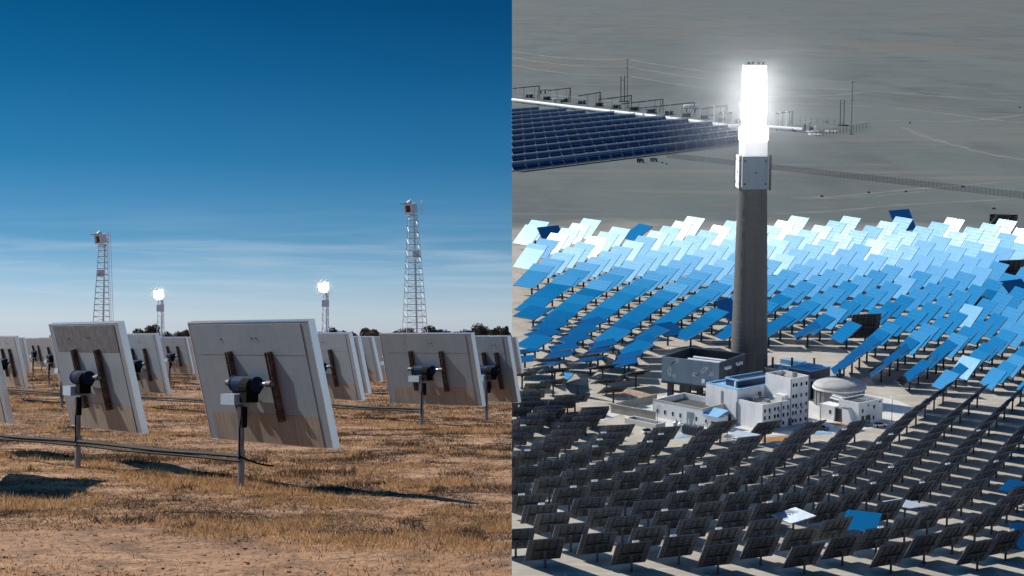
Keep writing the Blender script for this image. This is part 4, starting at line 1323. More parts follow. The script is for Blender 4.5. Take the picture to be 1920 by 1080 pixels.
# odd ones out: (post base, normal in slope frame or None, label)
tocam = lambda p: (EYEL - p).normalized()
odd = [((1614, 1011), (-.16, -.36, .92), 'heliostat lying almost flat, bright blue, among the dark backs of the near field'),
       ((1487, 1001), (-.12, -.06, .99), 'heliostat lying almost flat, pale silver, left of the bright blue flat one'),
       ((1696, 978), (.06, .05, 1), 'flat lying pale heliostat seen nearly edge on, above the bright blue flat one'),
       ((1910, 946), (-.1, -.14, .98), 'sky blue flat heliostat at the right picture edge, upper of two'),
       ((1928, 1040), 'cam', 'navy gridded heliostat facing the viewer at the lower right edge'),
       ((1083, 742), (-.5, -.83, -.25), 'tan heliostat turned to the viewer that mirrors the sand, left of the cooler'),
       ((1034, 470), (.5, -.62, .60), 'deep blue heliostat standing up behind the back left row'),
       ((1622, 640), (-.2, .85, .30), 'dark heliostat showing its back among the blue mirrors right of the tower'),
       ((1893, 536), (-.25, .85, .35), 'black heliostat showing its back at the far right'),
       ((1906, 572), (.35, -.55, .8), 'deep blue heliostat near the right edge below the black one'),
       ((1880, 448), 'low', 'silver heliostat at the far right edge that mirrors dark ground'),
       ((1391, 846), (.03, -.02, 1), 'pale flat heliostat seen edge on in front of the white control building'),
       ((1252, 648), (.2, -.25, 1), 'blue heliostat turned askew above the cooler'),
       ((1366, 610), (.55, -.45, .75), 'deep blue heliostat standing up beside the tower shaft'),
       ((1690, 438), (.45, -.75, .55), 'blue gridded heliostat standing askew in the far white row'),
       ((1845, 588), (-.46, -.20, .85), 'white heliostat glaring alone among blue ones at the right'),
       ((1196, 462 + 0), (-.50, -.23, .83), 'very white heliostat at the back left edge')]
keep = []
for (x, y, zne, row) in spots:
    if any(abs(x - ox) < (30 if y > 700 else 20) and abs(y - oy) < (14 if y > 700 else 9) for (ox, oy), _, _ in odd):
        continue
    keep.append((x, y, zne, row))
items = []
rank = {}
for (x, y, zne, row) in sorted(keep):
    if x < 962: continue
    rank[(x, y)] = sum(1 for k in rank.values() if k[:2] == (zne, row)), zne
    rank[(x, y)] = (zne, row, rank[(x, y)][0])
for (x, y, zne, row) in keep:
    p = g(x, y)
    n_ = track(p + Vector((0, 0, 5)))
    s = hscale(y)
    if zne == 'back':                            # aimed between the receiver and a stand-by point this side of it
        k = np.interp(y, [440, 505, 530, 548, 580, 640, 720], [.52, .47, .38, .20, .10, .12, .20]) + max(0, x - 1540) / 800 * min(1, max(0, (y - 560) / 90)) + (max(0, 1420 - x) / 460 * .30 + max(0, x - 1700) / 220 * .08) * min(1, max(0, (545 - y) / 25))
        k += random.gauss(0, .05)
        if random.random() < .10: k += random.choice((.22, .30, -.3))
        aim = (RECV - p).normalized() * (1 - k) + (EYEL - p).normalized() * k
        n_ = (aim.normalized() + SUNL).normalized() + Vector((random.gauss(0, .010), random.gauss(0, .010), random.gauss(0, .010)))
        n_.normalize()
    # a mirror never reaches over the edge of its own slope
    hm_ = hframe(n_)
    half = s * (abs(hm_[0][0]) * HW / 2 + abs(hm_[0][1]) * HH / 2 + abs(hm_[0][2]) * .6) + .3
    if y < 662 and p.x - half < xl:
        if p.x - half < xl - half * 1.3: continue
        p.x = xl + half + .1
    items.append((p, n_, s, zne, None, y, rank.get((x, y), (zne, row, -1))))
for (x, y), nn, lab in odd:
    p = g(x, y)
    tc_ = tocam(p)
    if nn == 'cam': n_ = (tc_ + Vector((.12, 0, .9))).normalized()
    elif nn == 'ground': n_ = (tc_ + Vector((.10, 0, -.42))).normalized()
    elif nn == 'low': n_ = (tc_ + Vector((.05, 0, -.10))).normalized()
    else: n_ = Vector(nn).normalized()
    items.append((p, n_, hscale(y), 'odd', lab, y, None))
items.sort(key=lambda q: (q[4] is None, (q[0] - EYEL).length / q[2] ** .5))
LAB = {'near': 'dark backed heliostat of the near field, turned away towards the tower',
       'west': 'heliostat lying nearly flat in the sandy patch left of the white buildings',
       'blue': 'blue sky-mirroring heliostat standing beyond the tower',
       'white': 'whitish glaring heliostat in the far part of the field'}
ORD = ['first', 'second', 'third', 'fourth', 'fifth', 'sixth', 'seventh', 'eighth', 'ninth', 'tenth', 'eleventh', 'twelfth', 'thirteenth', 'fourteenth', 'fifteenth', 'sixteenth', 'seventeenth', 'eighteenth', 'nineteenth', 'twentieth', 'twenty first', 'twenty second', 'twenty third', 'twenty fourth', 'twenty fifth', 'twenty sixth', 'twenty seventh', 'twenty eighth', 'twenty ninth', 'thirtieth']
def build_heliostat(p, n_, s, zne, lab, y, rk, i):
    if lab is None:
        z = zne if zne in ('near', 'west') else ('white' if y < 545 else 'blue')
        grp = {'near': 'dark backed heliostats of the near field', 'west': 'flat lying heliostats left of the buildings', 'blue': 'blue heliostats beyond the tower', 'white': 'white heliostats at the back of the field'}[z]
        o_ = ORD[rk[2]] if rk[2] >= 0 else None
        if z == 'near':
            lab_ = 'dark backed heliostat, %s row from the front, ' % ORD[rk[1]] + ('%s from the left' % o_ if o_ else 'cut off by the seam')
        elif z == 'west':
            lab_ = 'flat lying heliostat in the sandy patch left of the buildings, ' + ('%s counted from the left' % o_ if o_ else 'at the seam')
        else:
            lab_ = '%s heliostat beyond the tower foot, %s row out, ' % ('whitish' if z == 'white' else 'blue mirroring', ORD[rk[1]]) + ('%s from the left' % o_ if o_ else 'at the seam')
    else:
        lab_, grp = lab, None
    t = thing('heliostat', lab_, 'heliostat', p, 0, MR, grp, s)
    link('pedestal', PED, t)
    m4 = Matrix.Translation((0, 0, PZ)) @ hframe(n_) @ Matrix.Translation((0, 0, .5))
    bs = link('back_sheet', BACKS[(i * 7 + i // 5) % 5], t, m4)
    link('rib_grid', RIB, bs)['kind'] = 'stuff'
    fm = FAC[i % 6]
    if lab and ('pale' in lab):
        fm = fm.copy(); fm.materials[0] = m_palesky; fm.materials[1] = m_palesky
    link('mirror_facets', fm, t, m4)['kind'] = 'stuff'
    link('torque_tube', TQ, t, m4)
    if zne == 'near' and i % 4 == 1 and y > 830:
        link('white_top_box', TOPBOX, bs, Matrix.Translation((random.uniform(-3.4, 1.2), 0, 0)))
for i, it in enumerate(items[:300]):
    build_heliostat(*it, i)
# the rest, too many to be single objects
rest = items[300:]
if rest:
    src = [(FAC[0], 0), (BACK, 2), (TQ, 3), (PED, 3)]
    vv, ff, mm, off = [], [], [], 0
    for j, (p, n_, s, zne, lab, y, rk) in enumerate(rest):
        base = Matrix.Translation(p) @ Matrix.Scale(s, 4)
        m4 = base @ Matrix.Translation((0, 0, PZ)) @ hframe(n_) @ Matrix.Translation((0, 0, .5))
        for me, mi in ((FAC[j % 6], 0), (BACK, 2), (TQ, 3), (PED, 3)):
            q = np.array([v.co for v in me.vertices])
            M4 = np.array(base if me is PED else m4)
            q = q @ M4[:3, :3].T + M4[:3, 3]
            vv.append(q)
            for pl in me.polygons:
                ff.append([k + off for k in pl.vertices])
                mm.append(mi + pl.material_index)
            off += len(q)
    me = bpy.data.meshes.new('far_heliostats')
    me.from_pydata(np.concatenate(vv).tolist(), [], ff)
    for m in (m_mirror, m_facetgap, m_frame, m_steel): me.materials.append(m)
    me.polygons.foreach_set('material_index', np.array(mm, dtype=np.int32))
    o = link('far_heliostats', me)
    o.matrix_world = MR
    o['kind'] = 'stuff'
    o['label'] = 'rows of white glaring heliostats at the far back of the field'
    o['category'] = 'heliostats'
print('HELIOSTATS', len(items))

# ------------------------------------------------------------------ parabolic trough field, far left of the slope
TSL = -.124
rows_t = [(322, 1420), (308, 1396), (293.5, 1352), (281, 1308), (269, 1262), (258, 1216), (248, 1166), (239, 1122), (231, 1080), (223.5, 1046), (216.5, 1012)]
q0, q1 = g(962, 322), g(1300, 322 + TSL * 338)
TDIR = (q1 - q0); TDIR.z = 0; TDIR.normalize()
TANG = math.atan2(TDIR.y, TDIR.x)
ML = 17.0
def trough_module():
    b = MB()
    prof = []
    ap = 6.4
    for i in range(9):
        u = -1 + i / 4
        prof.append((u * ap / 2, (u * u) * 1.25 - .6))
    tilt = R(48)
    pts = []
    for (u, dpt) in prof:                     # aperture plane leans back from the viewer's side
        yy = -dpt * math.cos(tilt) * 1 + u * math.sin(tilt) * .55
        zz = 3.9 + u * math.cos(R(22)) + dpt * .35
        pts.append((yy, zz))
    nseg = 1
    v = []
    for x in (.04, ML - .04):
        v += [(x, y_, z_) for y_, z_ in pts]
    k = len(pts)
    b.add(v, [(i, i + 1, k + i + 1, k + i)[::-1] for i in range(k - 1)])
    return b.mesh('mirror_module', m_trough), pts
TM, tpts = trough_module()
b = MB(); b.box((0, tpts[-1][0] - .5, tpts[-1][1] - .1), (ML, tpts[-1][0] + .5, tpts[-1][1] + .75)); TRAIL = b.mesh('top_rail', m_rail)
b = MB(); b.tube((0, -1.4, 4.6), (ML, -1.4, 4.6), .1, n=6); TTUBE = b.mesh('receiver_tube', m_rail)
b = MB(); b.bar((0, .6, 0), (0, .2, 4.0), .3); b.bar((0, tpts[0][0], tpts[0][1]), (0, tpts[-1][0], tpts[-1][1] + .4), .16); b.cbox((0, tpts[-1][0], tpts[-1][1] + .9), (.75, .75, .8)); TPOST = b.mesh('support_post', m_white)
names_t = ['nearest dark blue parabolic trough row, at the sand in front', 'second dark blue trough row', 'third dark blue trough row', 'fourth trough row from the sand', 'fifth trough row from the sand', 'sixth trough row from the sand', 'seventh trough row from the sand', 'eighth trough row from the sand', 'ninth trough row from the sand', 'tenth trough row from the sand', 'farthest short trough row at the white pipe']
for i, (yb_, xe) in enumerate(rows_t):
    a = g(961, yb_)
    a.x = xl + .6
    e = g(xe, yb_ + TSL * (xe - 960))
    ln_ = (e - a).length
    t = thing('trough_collector', names_t[i], 'solar trough', a, TANG, MR, 'parabolic trough rows')
    nm = max(2, int(ln_ / ML))
    for k in range(nm):
        q = Matrix.Translation((k * ML, 0, 0))
        link('mirror_module', TM, t, q)
        link('top_rail', TRAIL, t, q)
        link('receiver_tube', TTUBE, t, q)
        if k: link('support_post', TPOST, t, q)
    b = MB(); b.bar((0, .9, .3), (nm * ML, .9, .3), .5); part('ground_beam', b, m_steel, t)

# white header pipe with supports
hp = [(961, 187), (1085, 202), (1200, 215), (1305, 228), (1372, 237), (1440, 238), (1506, 243)]
hq = [g(x, y, 3.0) for x, y in hp]
hq[0].x = xl + .8
t = thing('header_pipe', 'bright white header pipe along the back of the trough field', 'pipe', g(*hp[0]), 0, MR)
o0 = g(*hp[0])
for a, c in zip(hq[:-1], hq[1:]):
    b = MB(); b.tube(a - o0, c - o0, 1.9, n=10); part('pipe_length', b, m_white, t)
    m_ = max(2, int((c - a).length / 45))
    for k in range(m_):
        q = a + (c - a) * (k + .5) / m_ - o0
        b = MB(); b.box((q.x - .5, q.y - 2.2, q.z - 3.3), (q.x + .5, q.y - 1.4, q.z - 1.2)); b.box((q.x - .5, q.y + 1.4, q.z - 3.3), (q.x + .5, q.y + 2.2, q.z - 1.2)); b.box((q.x - .6, q.y - 2.2, q.z - 2.6), (q.x + .6, q.y + 2.2, q.z - 1.9)); part('pipe_support', b, m_steel, t)
# drive boxes at the row ends
for k in range(13):
    f_ = (k + .5) / 13
    x = 968 + 425 * f_
    y = 180 + 52 * f_
    t = thing('pump_skid', ['dark pump skid number %d along the white header pipe', ][0].replace('number %d', ['at the seam', 'second from the seam', 'third from the seam', 'fourth from the seam', 'fifth from the seam', 'sixth from the seam', 'in the middle', 'sixth from the tower', 'fifth from the tower', 'fourth from the tower', 'third from the tower', 'second from the tower', 'next to the tower'][k]), 'pump skid', g(x + 8, y + 1), TANG, MR, 'pump skids along the header pipe')
    b = MB(); b.box((-4.5, -2, .8), (4.5, 2, 4.2)); part('housing', b, m_clad2, t)
    b = MB(); b.box((-7, -2.6, 0), (7, 2.6, .8)); part('base', b, m_steel, t)
    for sx in (-4, 0, 4):
        b = MB(); b.tube((sx, -2.0, 3.2), (sx, -3.4, 3.2), .9, n=8); part('motor', b, m_steel, t)
    t2 = thing('pump_skid', 'small dark valve block under the white pipe, %s' % ['at the seam', 'second from the seam', 'third from the seam', 'fourth from the seam', 'fifth from the seam', 'sixth from the seam', 'in the middle', 'sixth from the tower', 'fifth from the tower', 'fourth from the tower', 'third from the tower', 'second from the tower', 'next to the tower'][k], 'valve block', g(x + 26, y + 14), TANG + .5, MR, 'valve blocks under the header pipe')
    b = MB(); b.box((-6, -2, .2), (6, 2, 3.4)); part('body', b, m_steel, t2)
    b = MB(); b.box((-7, -4, 0), (7, 3, .2)); part('pad', b, m_conc, t2)
# pipe loops (gantries) behind it
gant = [(961, 166, 1012, 161), (1027, 170, 1070, 165), (1084, 180, 1126, 173), (1122, 187, 1184, 179), (1165, 195, 1243, 186), (1180, 205, 1302, 192), (1300, 206, 1363, 198), (1330, 216, 1372, 211), (1455, 213, 1486, 209)]
for i, (x0, y0, x1, y1) in enumerate(gant):
    gy = y1 + 26
    gp = g(x1, gy)
    zt_ = zat(gp, y1)
    ga = g(x0, gy + (x1 - x0) * .13)
    za = zat(ga, y0)
    if ga.x < xl + 1: ga.x = xl + 1
    t = thing('pipe_gantry', ['thin pipe gantry at the seam above the trough field', 'second pipe gantry from the seam', 'third pipe gantry from the seam', 'fourth pipe gantry from the seam, below the twin poles', 'fifth pipe gantry from the seam', 'long pipe gantry that ends left of the white tank', 'pipe gantry just right of the white tank', 'faint pipe gantry in the glare left of the tower', 'pipe gantry right of the tower'][i], 'gantry', gp, 0, MR, 'pipe gantries behind the troughs')
    d = ga - gp
    b = MB(); b.bar((0, 0, zt_), (d.x, d.y, za), .75); part('top_pipe', b, m_steel, t)
    b = MB(); b.bar((d.x * .08, d.y * .08 , 0), (0, 0, zt_), .5); b.bar((d.x * .10, d.y * .1, zt_ * .1), (d.x * .05, d.y * .05, zt_), .5); part('end_leg', b, m_steel, t)
    b = MB(); b.bar((0, 0, 0), (0, 0, zt_), .55); part('post', b, m_steel, t)
    m_ = 5
    for k in range(1, m_):
        q = d * (k / m_)
        z_ = zt_ + (za - zt_) * k / m_
        b = MB(); b.bar((q.x, q.y, 0), (q.x, q.y, z_), .32); part('post', b, m_steel if k % 2 else m_white, t)
        if k % 2 == 0:
            b = MB(); b.cbox((q.x, q.y, z_ + .5), (1.8, 1.8, 1.8)); part('lamp_box', b, m_white, t)
# white vessels
def vessel(label, px, py, lpx, rpx, dang=0.0):
    p = g(px, py)
    s = 1 / pxm(p)
    t = thing('tank', label, 'tank', p, dang, MR, 'white horizontal vessels')
    l, r = lpx * s / 2, rpx * s
    zc = r + 4
    prof = []
    b = MB()
    q = Matrix.Translation((0, 0, zc)) @ Matrix.Rotation(math.pi / 2, 4, 'Y')
    b.lathe([(.05, -l), (r * .6, -l + r * .12), (r * .9, -l + r * .4), (r, -l + r * .7), (r, l - r * .7), (r * .9, l - r * .4), (r * .6, l - r * .12), (.05, l)], 20, mat=q)
    part('shell', b, m_white, t, sm=True)
    for sx in (-.55, .55):
        b = MB(); b.box((sx * l - .6, -r * .8, 0), (sx * l + .6, r * .8, zc - r * .5)); part('saddle', b, m_steel, t)
    b = MB(); b.tube((0, 0, zc + r * .9), (0, 0, zc + r * 1.25), .6, n=8); part('manhole', b, m_white, t)
vessel('large white horizontal tank left of the glowing receiver', 1295, 211, 29, 4.2)
vessel('small white vessel above the seam end of the header pipe', 1018, 176, 17, 1.8, .5)
vessel('slim white vessel behind the header pipe', 1047, 194, 22, 1.6)
vessel('slim white vessel left of the large tank', 1219, 212, 22, 1.6)
vessel('tiny white vessel in the glare beside the tower', 1352, 217, 7, 2)
# end station right of the tower
t = thing('pump_station', 'small station of vessels on a pale slab at the right end of the header pipe', 'station', g(1515, 247), 0, MR)
s = 1 / pxm(g(1515, 247))
b = MB(); b.box((-22 * s, -9, 0), (20 * s, 9, .5)); part('slab', b, m_conc, t)
b = MB(); b.tube((-6 * s, 0, .5), (-6 * s, 0, 15 * s), 1.8 * s, n=10); b.tube((3 * s, 0, .5), (3 * s, 0, 15 * s), 1.0 * s, n=10); part('column', b, m_clad2, t)
b = MB(); b.tube((-7 * s, 0, 17 * s), (4 * s, 0, 17 * s), 2 * s, n=10); part('drum', b, m_white, t)
b = MB(); b.tube((6 * s, -2, 6 * s), (6 * s, 4, 6 * s), 3.4 * s, n=14); part('end_tank', b, m_steel, t)
b = MB(); b.box((13 * s, -1, .5), (14 * s, 1, 9 * s)); b.box((12 * s, -2, 9 * s), (16 * s, 2, 11 * s)); part('beacon', b, m_white, t)
b = MB(); b.box((-30 * s, -3, .5), (-12 * s, 3, 7 * s)); part('equipment', b, m_clad2, t)
for (x, y) in ((1528, 253), (1560, 247)):
    t = thing('concrete_pad', 'pale concrete pad beside the end station, %s one' % ('lower' if x < 1540 else 'right hand'), 'pad', g(x, y), .1, MR)
    b = MB(); b.box((-10 * s, -6, 0), (10 * s, 6, .8)); part('slab', b, m_conc, t)
    b = MB(); b.box((-10 * s, -6, .81), (-8 * s, 6, 1.6)); part('kerb', b, m_conc, t)
# power line poles and H frames
def pole(px, pb, pt, label, arms=(.0, .18)):
    p = g(px, pb)
    t = thing('power_pole', label, 'pole', p, 0, MR, 'tall power poles')
    h_ = zat(p, pt)
    s_ = 1 / pxm(p)
    b = MB(); b.tube((0, 0, 0), (0, 0, h_), .65 * s_, .45 * s_, n=8); part('shaft', b, m_steel, t)
    for a in (.0, .16, .34):
        b = MB(); z_ = h_ * (1 - a) - 1; b.bar((-4 * s_ * (1 if a else .7), 0, z_), (4 * s_ * (.3 if a == .16 else 1), 0, z_), .4 * s_); part('cross_arm', b, m_steel, t)
    b = MB(); b.box((-3 * s_, -2, 0), (4 * s_, 2, .6)); part('footing', b, m_steel, t)
    return p, h_
pA = pole(1176, 203, 110, 'tall power pole above the trough field')
pB = pole(1596, 252, 152, 'tall power pole right of the tower')
def hpole(px0, px1, pb, pt, label):
    p = g((px0 + px1) / 2, pb)
    t = thing('twin_pole', label, 'twin pole', p, 0, MR, 'twin poles')
    s_ = 1 / pxm(p)
    h_ = zat(p, pt)
    for sx in (-1, 1):
        b = MB(); b.tube((sx * (px1 - px0) / 2 * s_, 0, 0), (sx * (px1 - px0) / 2 * s_, 0, h_), .75 * s_, n=8); part('shaft', b, m_steel, t)
    for z_ in (.1, .85):
        b = MB(); b.bar((-(px1 - px0) / 2 * s_, 0, h_ * z_), ((px1 - px0) / 2 * s_, 0, h_ * z_), .45 * s_); part('cross_bar', b, m_steel, t)
    b = MB(); b.box((-7 * s_, -2, 0), (12 * s_, 2, 1.2)); part('footing', b, m_steel, t)
hpole(1164, 1170.5, 191, 143, 'pair of dark poles left of the tall pole above the trough field')
hpole(1575, 1582, 236, 187, 'pair of dark poles left of the tall pole right of the tower')
# thin pale lines slung from pole to pole
def wire(name_lab, a, c, sag, z0_, z1_):
    b = MB()
    pv = None
    for i in range(15):
        k = i / 14
        q = a + (c - a) * k
        q.z = z0_ + (z1_ - z0_) * k - sag * 4 * k * (1 - k)
        if pv is not None: b.tube(pv, q, .055, n=4, cap=False)
        pv = q.copy()
    o = part('power_line', b, m_tank)
    o.matrix_world = MR
    tag(o, name_lab, 'power line', 'power lines above the desert')
far1 = g(2300, 260)
lft = g(962, 175); lft.x = xl + 1
for j, f_ in enumerate((.99, .84, .66)):
    nm_ = ('upper', 'middle', 'lower')[j]
    wire('%s pale power line left of the pole above the troughs' % nm_, lft, pA[0], 4, pA[1] * f_ * .98, pA[1] * f_)
    wire('%s pale power line between the two tall poles' % nm_, pA[0], pB[0], 5, pA[1] * f_, pB[1] * f_)
    wire('%s pale power line running right from the pole beyond the tower' % nm_, pB[0], far1, 12, pB[1] * f_, pB[1] * f_)
# netting fence across the sand
a, c = g(1250, 296), g(1935, 374)
ang = math.atan2(c.y - a.y, c.x - a.x)
t = thing('netting_fence', 'long grey netting fence crossing the sand behind the tower', 'fence', a, ang, MR)
ln_ = (c - a).length
n_ = 104
b = MB(); b.box((.0, 0, 0), (ln_ / n_, .12, 4.6)); FP = b.mesh('netting_panel', m_mesh)
b = MB(); b.bar((0, .06, 0), (0, .06, 5.0), .13); b.bar((0, .06, 0), (ln_ / n_, .06, .1), .12); FQ = b.mesh('post', m_steel)
for i in range(n_):
    q = Matrix.Translation((ln_ * i / n_, 0, 0))
    link('netting_panel', FP, t, q); link('post', FQ, t, q)
# thin fence at the back of the trough field
for (x0, y0, x1, y1, lab) in ((1500, 229, 1580, 236, 'faint wire fence behind the end station'), (1530, 258, 1632, 240, 'faint wire fence round the twin poles')):
    a, c = g(x0, y0), g(x1, y1)
    ang = math.atan2(c.y - a.y, c.x - a.x)
    t = thing('wire_fence', lab, 'fence', a, ang, MR)
    ln_ = (c - a).length
    n_ = int(ln_ / 9)
    for i in range(n_):
        b = MB(); b.bar((i * 9, 0, 0), (i * 9, 0, 6), .35); part('post', b, m_steel, t)
    b = MB()
    for z_ in (2, 4, 5.8): b.bar((0, 0, z_), (ln_, 0, z_), .14)
    part('wire', b, m_steel, t)['kind'] = 'stuff'
# two vehicles / huts in front of the troughs and scattered dark mounds
def lorry(px, py, lpx, label, m_body, rz):
    p = g(px, py)
    s_ = 1 / pxm(p)
    t = thing('parked_lorry', label, 'lorry', p, rz, MR)
    l = lpx * s_
    b = MB(); b.box((-l / 2, -1.3, 1.0), (l * .22, 1.3, 3.6)); part('cargo_box', b, m_body, t)
    b = MB(); b.add([(l * .24, -1.2, .9), (l / 2, -1.2, .9), (l / 2, 1.2, .9), (l * .24, 1.2, .9), (l * .24, -1.2, 3.2), (l * .42, -1.2, 3.2), (l * .42, 1.2, 3.2), (l * .24, 1.2, 3.2)], [(0, 3, 2, 1), (4, 5, 6, 7), (0, 1, 5, 4), (1, 2, 6, 5), (2, 3, 7, 6), (3, 0, 4, 7)]); cb = part('cab', b, m_clad, t)
    b = MB(); b.add([(l * .492, -1, 1.2), (l * .492, 1, 1.2), (l * .43, 1, 3.0), (l * .43, -1, 3.0)], [(0, 1, 2, 3)]); part('windscreen', b, m_pane, cb)
    for sx in (-.38, -.1, .36):
        for sy in (-1.25, 1.25):
            b = MB(); b.tube((sx * l, sy - .15, .55), (sx * l, sy + .15, .55), .55, n=12); part('wheel', b, m_black, t)
lorry(1201, 305, 14, 'dark lorry parked on the sand in front of the trough field, left one', m_clad2, -.1)
lorry(1226, 303, 14, 'brownish lorry parked on the sand in front of the trough field, right one', m_tan, -.1)
def mound(px, py, wpx, label):
    p = g(px, py)
    s_ = 1 / pxm(p)
    b = MB()
    r_ = random.Random(int(px))
    pr = [(wpx * s_ * .5, -.2), (wpx * s_ * .44, .6), (wpx * s_ * .28, 1.5), (.05, 2.0)]
    vv_ = MB(); vv_.lathe(pr, 12)
    vv_.v = [(x * (1 + .25 * math.sin(3 * math.atan2(y, x) + px)), y * .7 * (1 + .25 * math.cos(2 * math.atan2(y, x))), z * (.45 + .25 * r_.random())) for x, y, z in vv_.v]
    o = part('dark_mound', vv_, m_steel)
    o.matrix_world = MR @ Matrix.Translation(p)
    tag(o, label, 'mound', 'dark mounds on the sand')
for (x, y, w_, lab) in ((1540, 369, 9, 'dark mound just above the white mirrors, beside a pale scrape'), (1628, 362, 7, 'dark mound on the pale wheel track'), (1698, 360, 6, 'small dark mound at the right end of the wheel track'), (1804, 351, 10, 'dark mound touching the netting fence'), (1863, 392, 7, 'dark streak of a mound near the right edge'), (1549, 229, 6, 'small dark heap behind the end station'), (1706, 231, 5, 'tiny dark heap far out on the right plain'), (1911, 202, 6, 'tiny dark heap at the far right'), (1242, 306, 4, 'small dark heap right of the lorries'), (1250, 308, 4, 'second small dark heap right of the lorries')):
    mound(x, y, w_, lab)
# wheel tracks on the sand
def track_strip(pts, wd, m=m_track, h=.05):
    b = MB()
    q = [g(x, y) for x, y in pts]
    # smooth the line
    fine = []
    for i in range(len(q) - 1):
        p0, p1, p2, p3 = q[max(0, i - 1)], q[i], q[i + 1], q[min(len(q) - 1, i + 2)]
        for k in range(8):
            t_ = k / 8
            fine.append(.5 * ((2 * p1) + (p2 - p0) * t_ + (2 * p0 - 5 * p1 + 4 * p2 - p3) * t_ ** 2 + (3 * p1 - p0 - 3 * p2 + p3) * t_ ** 3))
    fine.append(q[-1])
    v = []
    for i, p in enumerate(fine):
        d = (fine[min(i + 1, len(fine) - 1)] - fine[max(i - 1, 0)]).normalized()
        nn = Vector((-d.y, d.x, 0))
        k = wd * (.7 + .3 * math.sin(i * 1.3)) * min(1, i / 3 + .05, (len(fine) - 1 - i) / 3 + .05)
        v += [(p.x - nn.x * k, p.y - nn.y * k, h), (p.x + nn.x * k, p.y + nn.y * k, h)]
    b.add(v, [(2 * i, 2 * i + 1, 2 * i + 3, 2 * i + 2) for i in range(len(fine) - 1)])
    struct('wheel_track', b, m, MR)
track_strip([(1480, 371), (1560, 369), (1640, 362), (1720, 354), (1800, 348), (1920, 338)], 5)
track_strip([(1500, 374), (1580, 371), (1660, 366), (1745, 358)], 3)
track_strip([(1690, 238), (1740, 258), (1800, 275), (1860, 290), (1930, 301)], 6, h=.06)
track_strip([(1600, 230), (1700, 226), (1800, 228), (1930, 214)], 8, h=.07)
track_strip([(1440, 195), (1560, 196), (1700, 205), (1840, 222), (1930, 232)], 8, h=.08)
track_strip([(966, 171), (1100, 185), (1240, 197)], 10, h=.09)
track_strip([(1440, 181), (1560, 179), (1640, 172), (1750, 180), (1930, 192)], 10, h=.1)
track_strip([(1440, 402), (1560, 396), (1700, 384), (1930, 372)], 4, h=.055)


# ------------------------------------------------------------------ plant clutter: cars, lamps, pipe bridge, drums
def car(px, py, rz, m, label):
    t = thing('parked_car', label, 'car', g(px, py, .06), rz, MR, 'cars parked on the apron')
    b = MB(); b.box((-2.2, -.9, .35), (2.2, .9, .95)); bd = part('body', b, m, t)
    b = MB(); b.add([(-1.9, -.85, .95), (1.1, -.85, .95), (1.1, .85, .95), (-1.9, .85, .95), (-1.5, -.7, 1.55), (.4, -.7, 1.55), (.4, .7, 1.55), (-1.5, .7, 1.55)], [(4, 5, 6, 7), (0, 1, 5, 4), (1, 2, 6, 5), (2, 3, 7, 6), (3, 0, 4, 7)]); part('cabin', b, m_pane, bd)
    for sx in (-1.35, 1.35):
        for sy in (-.9, .9):
            b = MB(); b.tube((sx, sy - .1, .35), (sx, sy + .1, .35), .35, n=10); part('wheel', b, m_black, t)
car(1215, 812, .5, m_white, 'white car parked left of the low white building')
car(1541, 806, -.7, m_clad2, 'dark car parked between the two white buildings')
car(1650, 800, .2, m_white, 'white car parked right of the small flat roofed building')
for i, (px, py, lab) in enumerate(((1232, 806, 'lamp post at the left corner of the low white building'), (1538, 800, 'lamp post between the control building and the domed tank'), (1672, 790, 'lamp post right of the small flat roofed building'), (1180, 777, 'lamp post by the boundary wall'))):
    t = thing('lamp_post', lab, 'lamp post', g(px, py), i * .8, MR, 'lamp posts of the plant yard')
    b = MB(); b.tube((0, 0, 0), (0, 0, 8), .14, .09, n=6); part('pole', b, m_galv, t)
    b = MB(); b.bar((0, 0, 8), (1.6, 0, 8.3), .1); ar = part('arm', b, m_galv, t)
    b = MB(); b.box((1.4, -.2, 8.2), (2.2, .2, 8.4)); part('lamp_head', b, m_white, ar)
t = thing('pipe_bridge', 'grey pipe bridge between the grey plant building and the domed tank', 'pipe bridge', g(1532, 752), R(-20), MR)
for i in range(4):
    b = MB(); b.bar((i * 5, 0, 0), (i * 5, 0, 7), .25); b.bar((i * 5, 2.4, 0), (i * 5, 2.4, 7), .25); b.bar((i * 5, 0, 7), (i * 5, 2.4, 7), .25); part('trestle', b, m_steel, t)
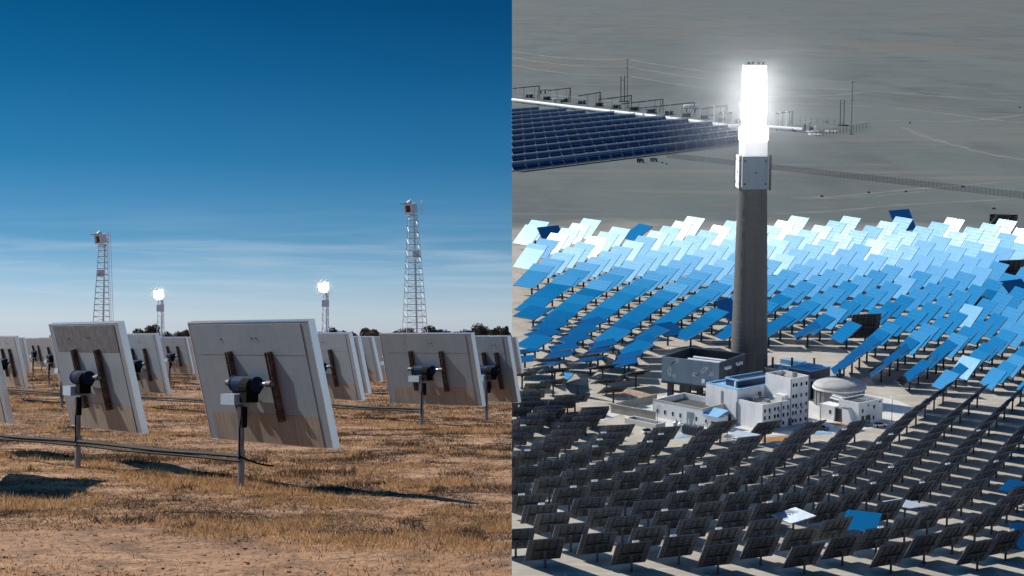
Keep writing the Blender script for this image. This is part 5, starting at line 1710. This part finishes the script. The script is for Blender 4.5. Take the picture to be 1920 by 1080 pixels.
for j, (yy, r_) in enumerate(((.3, .34), (1.1, .24), (1.8, .3))):
    b = MB(); b.tube((-3, yy, 7.4), (17, yy, 7.4), r_, n=8); part('pipe', b, m_tank if j != 1 else m_white, t)
for i, (px, py) in enumerate(((1276, 808), (1284, 811), (1268, 806))):
    t = thing('oil_drum', 'grey upright tank in the yard left of the transformer, %s of three' % ('middle', 'right hand', 'left hand')[i], 'tank', g(px, py), 0, MR, 'small upright tanks in the yard')
    b = MB(); b.lathe([(1.0, 0), (1.0, 2.6), (.6, 3.0), (.05, 3.1)], 16); part('shell', b, m_tank if i else m_white, t)
    b = MB(); b.tube((0, 0, 3.1), (0, 0, 3.6), .15, n=6); part('vent', b, m_steel, t)

# roof and wall gear on the white buildings
for nm_, lab_ in (('control_building', 0), ('low_building', 1), ('pump_house', 2)):
    t = bpy.data.objects[nm_]
    if lab_ == 0:
        for (x, y, z, a, b2, h2) in ((-U0 * .35, V0 * .20, hB - 1.0, 2.2, 1.4, 1.3), (-U0 * .20, V0 * .35, hB - 1.0, 1.4, 1.4, 1.0), (-U0 * .3, V0 * .75, hC - 1.0, 2.4, 1.6, 1.5), (-U0 * .15, V0 * .88, hC - 1.0, 1.2, 1.2, 1.8), (-U0 * .92, V0 * .5, hA - .2, 1.6, 2.4, 1.4)):
            b = MB(); b.box((x - a / 2, y - b2 / 2, z), (x + a / 2, y + b2 / 2, z + h2)); part('air_unit', b, m_tank, t)
        for y in (.40, .60, .99):
            b = MB(); b.box((.01, y * V0 - .12, 0), (.22, y * V0 + .12, hB if y < .6 else hC)); part('rain_pipe', b, m_tank, t)
        for y in (.10, .30, .50, .70, .80):
            b = MB(); b.box((.01, y * V0 + .75, 5.4), (.5, y * V0 + 1.6, 6.1)); part('wall_unit', b, m_plate, t)
        b = MB()
        for k in range(12): b.box((-U0 * .72, -.40, 1 + k * .8), (-U0 * .72 + .7, -.30, 1.1 + k * .8))
        for x in (0, .7): b.box((-U0 * .72 + x, -.42, .6), (-U0 * .72 + x + .08, -.28, 10.6))
        part('wall_ladder', b, m_tank, t)

haze_ball(Vector((tb.x, tb.y, Z(190))), 48, 8, .0026, MR)
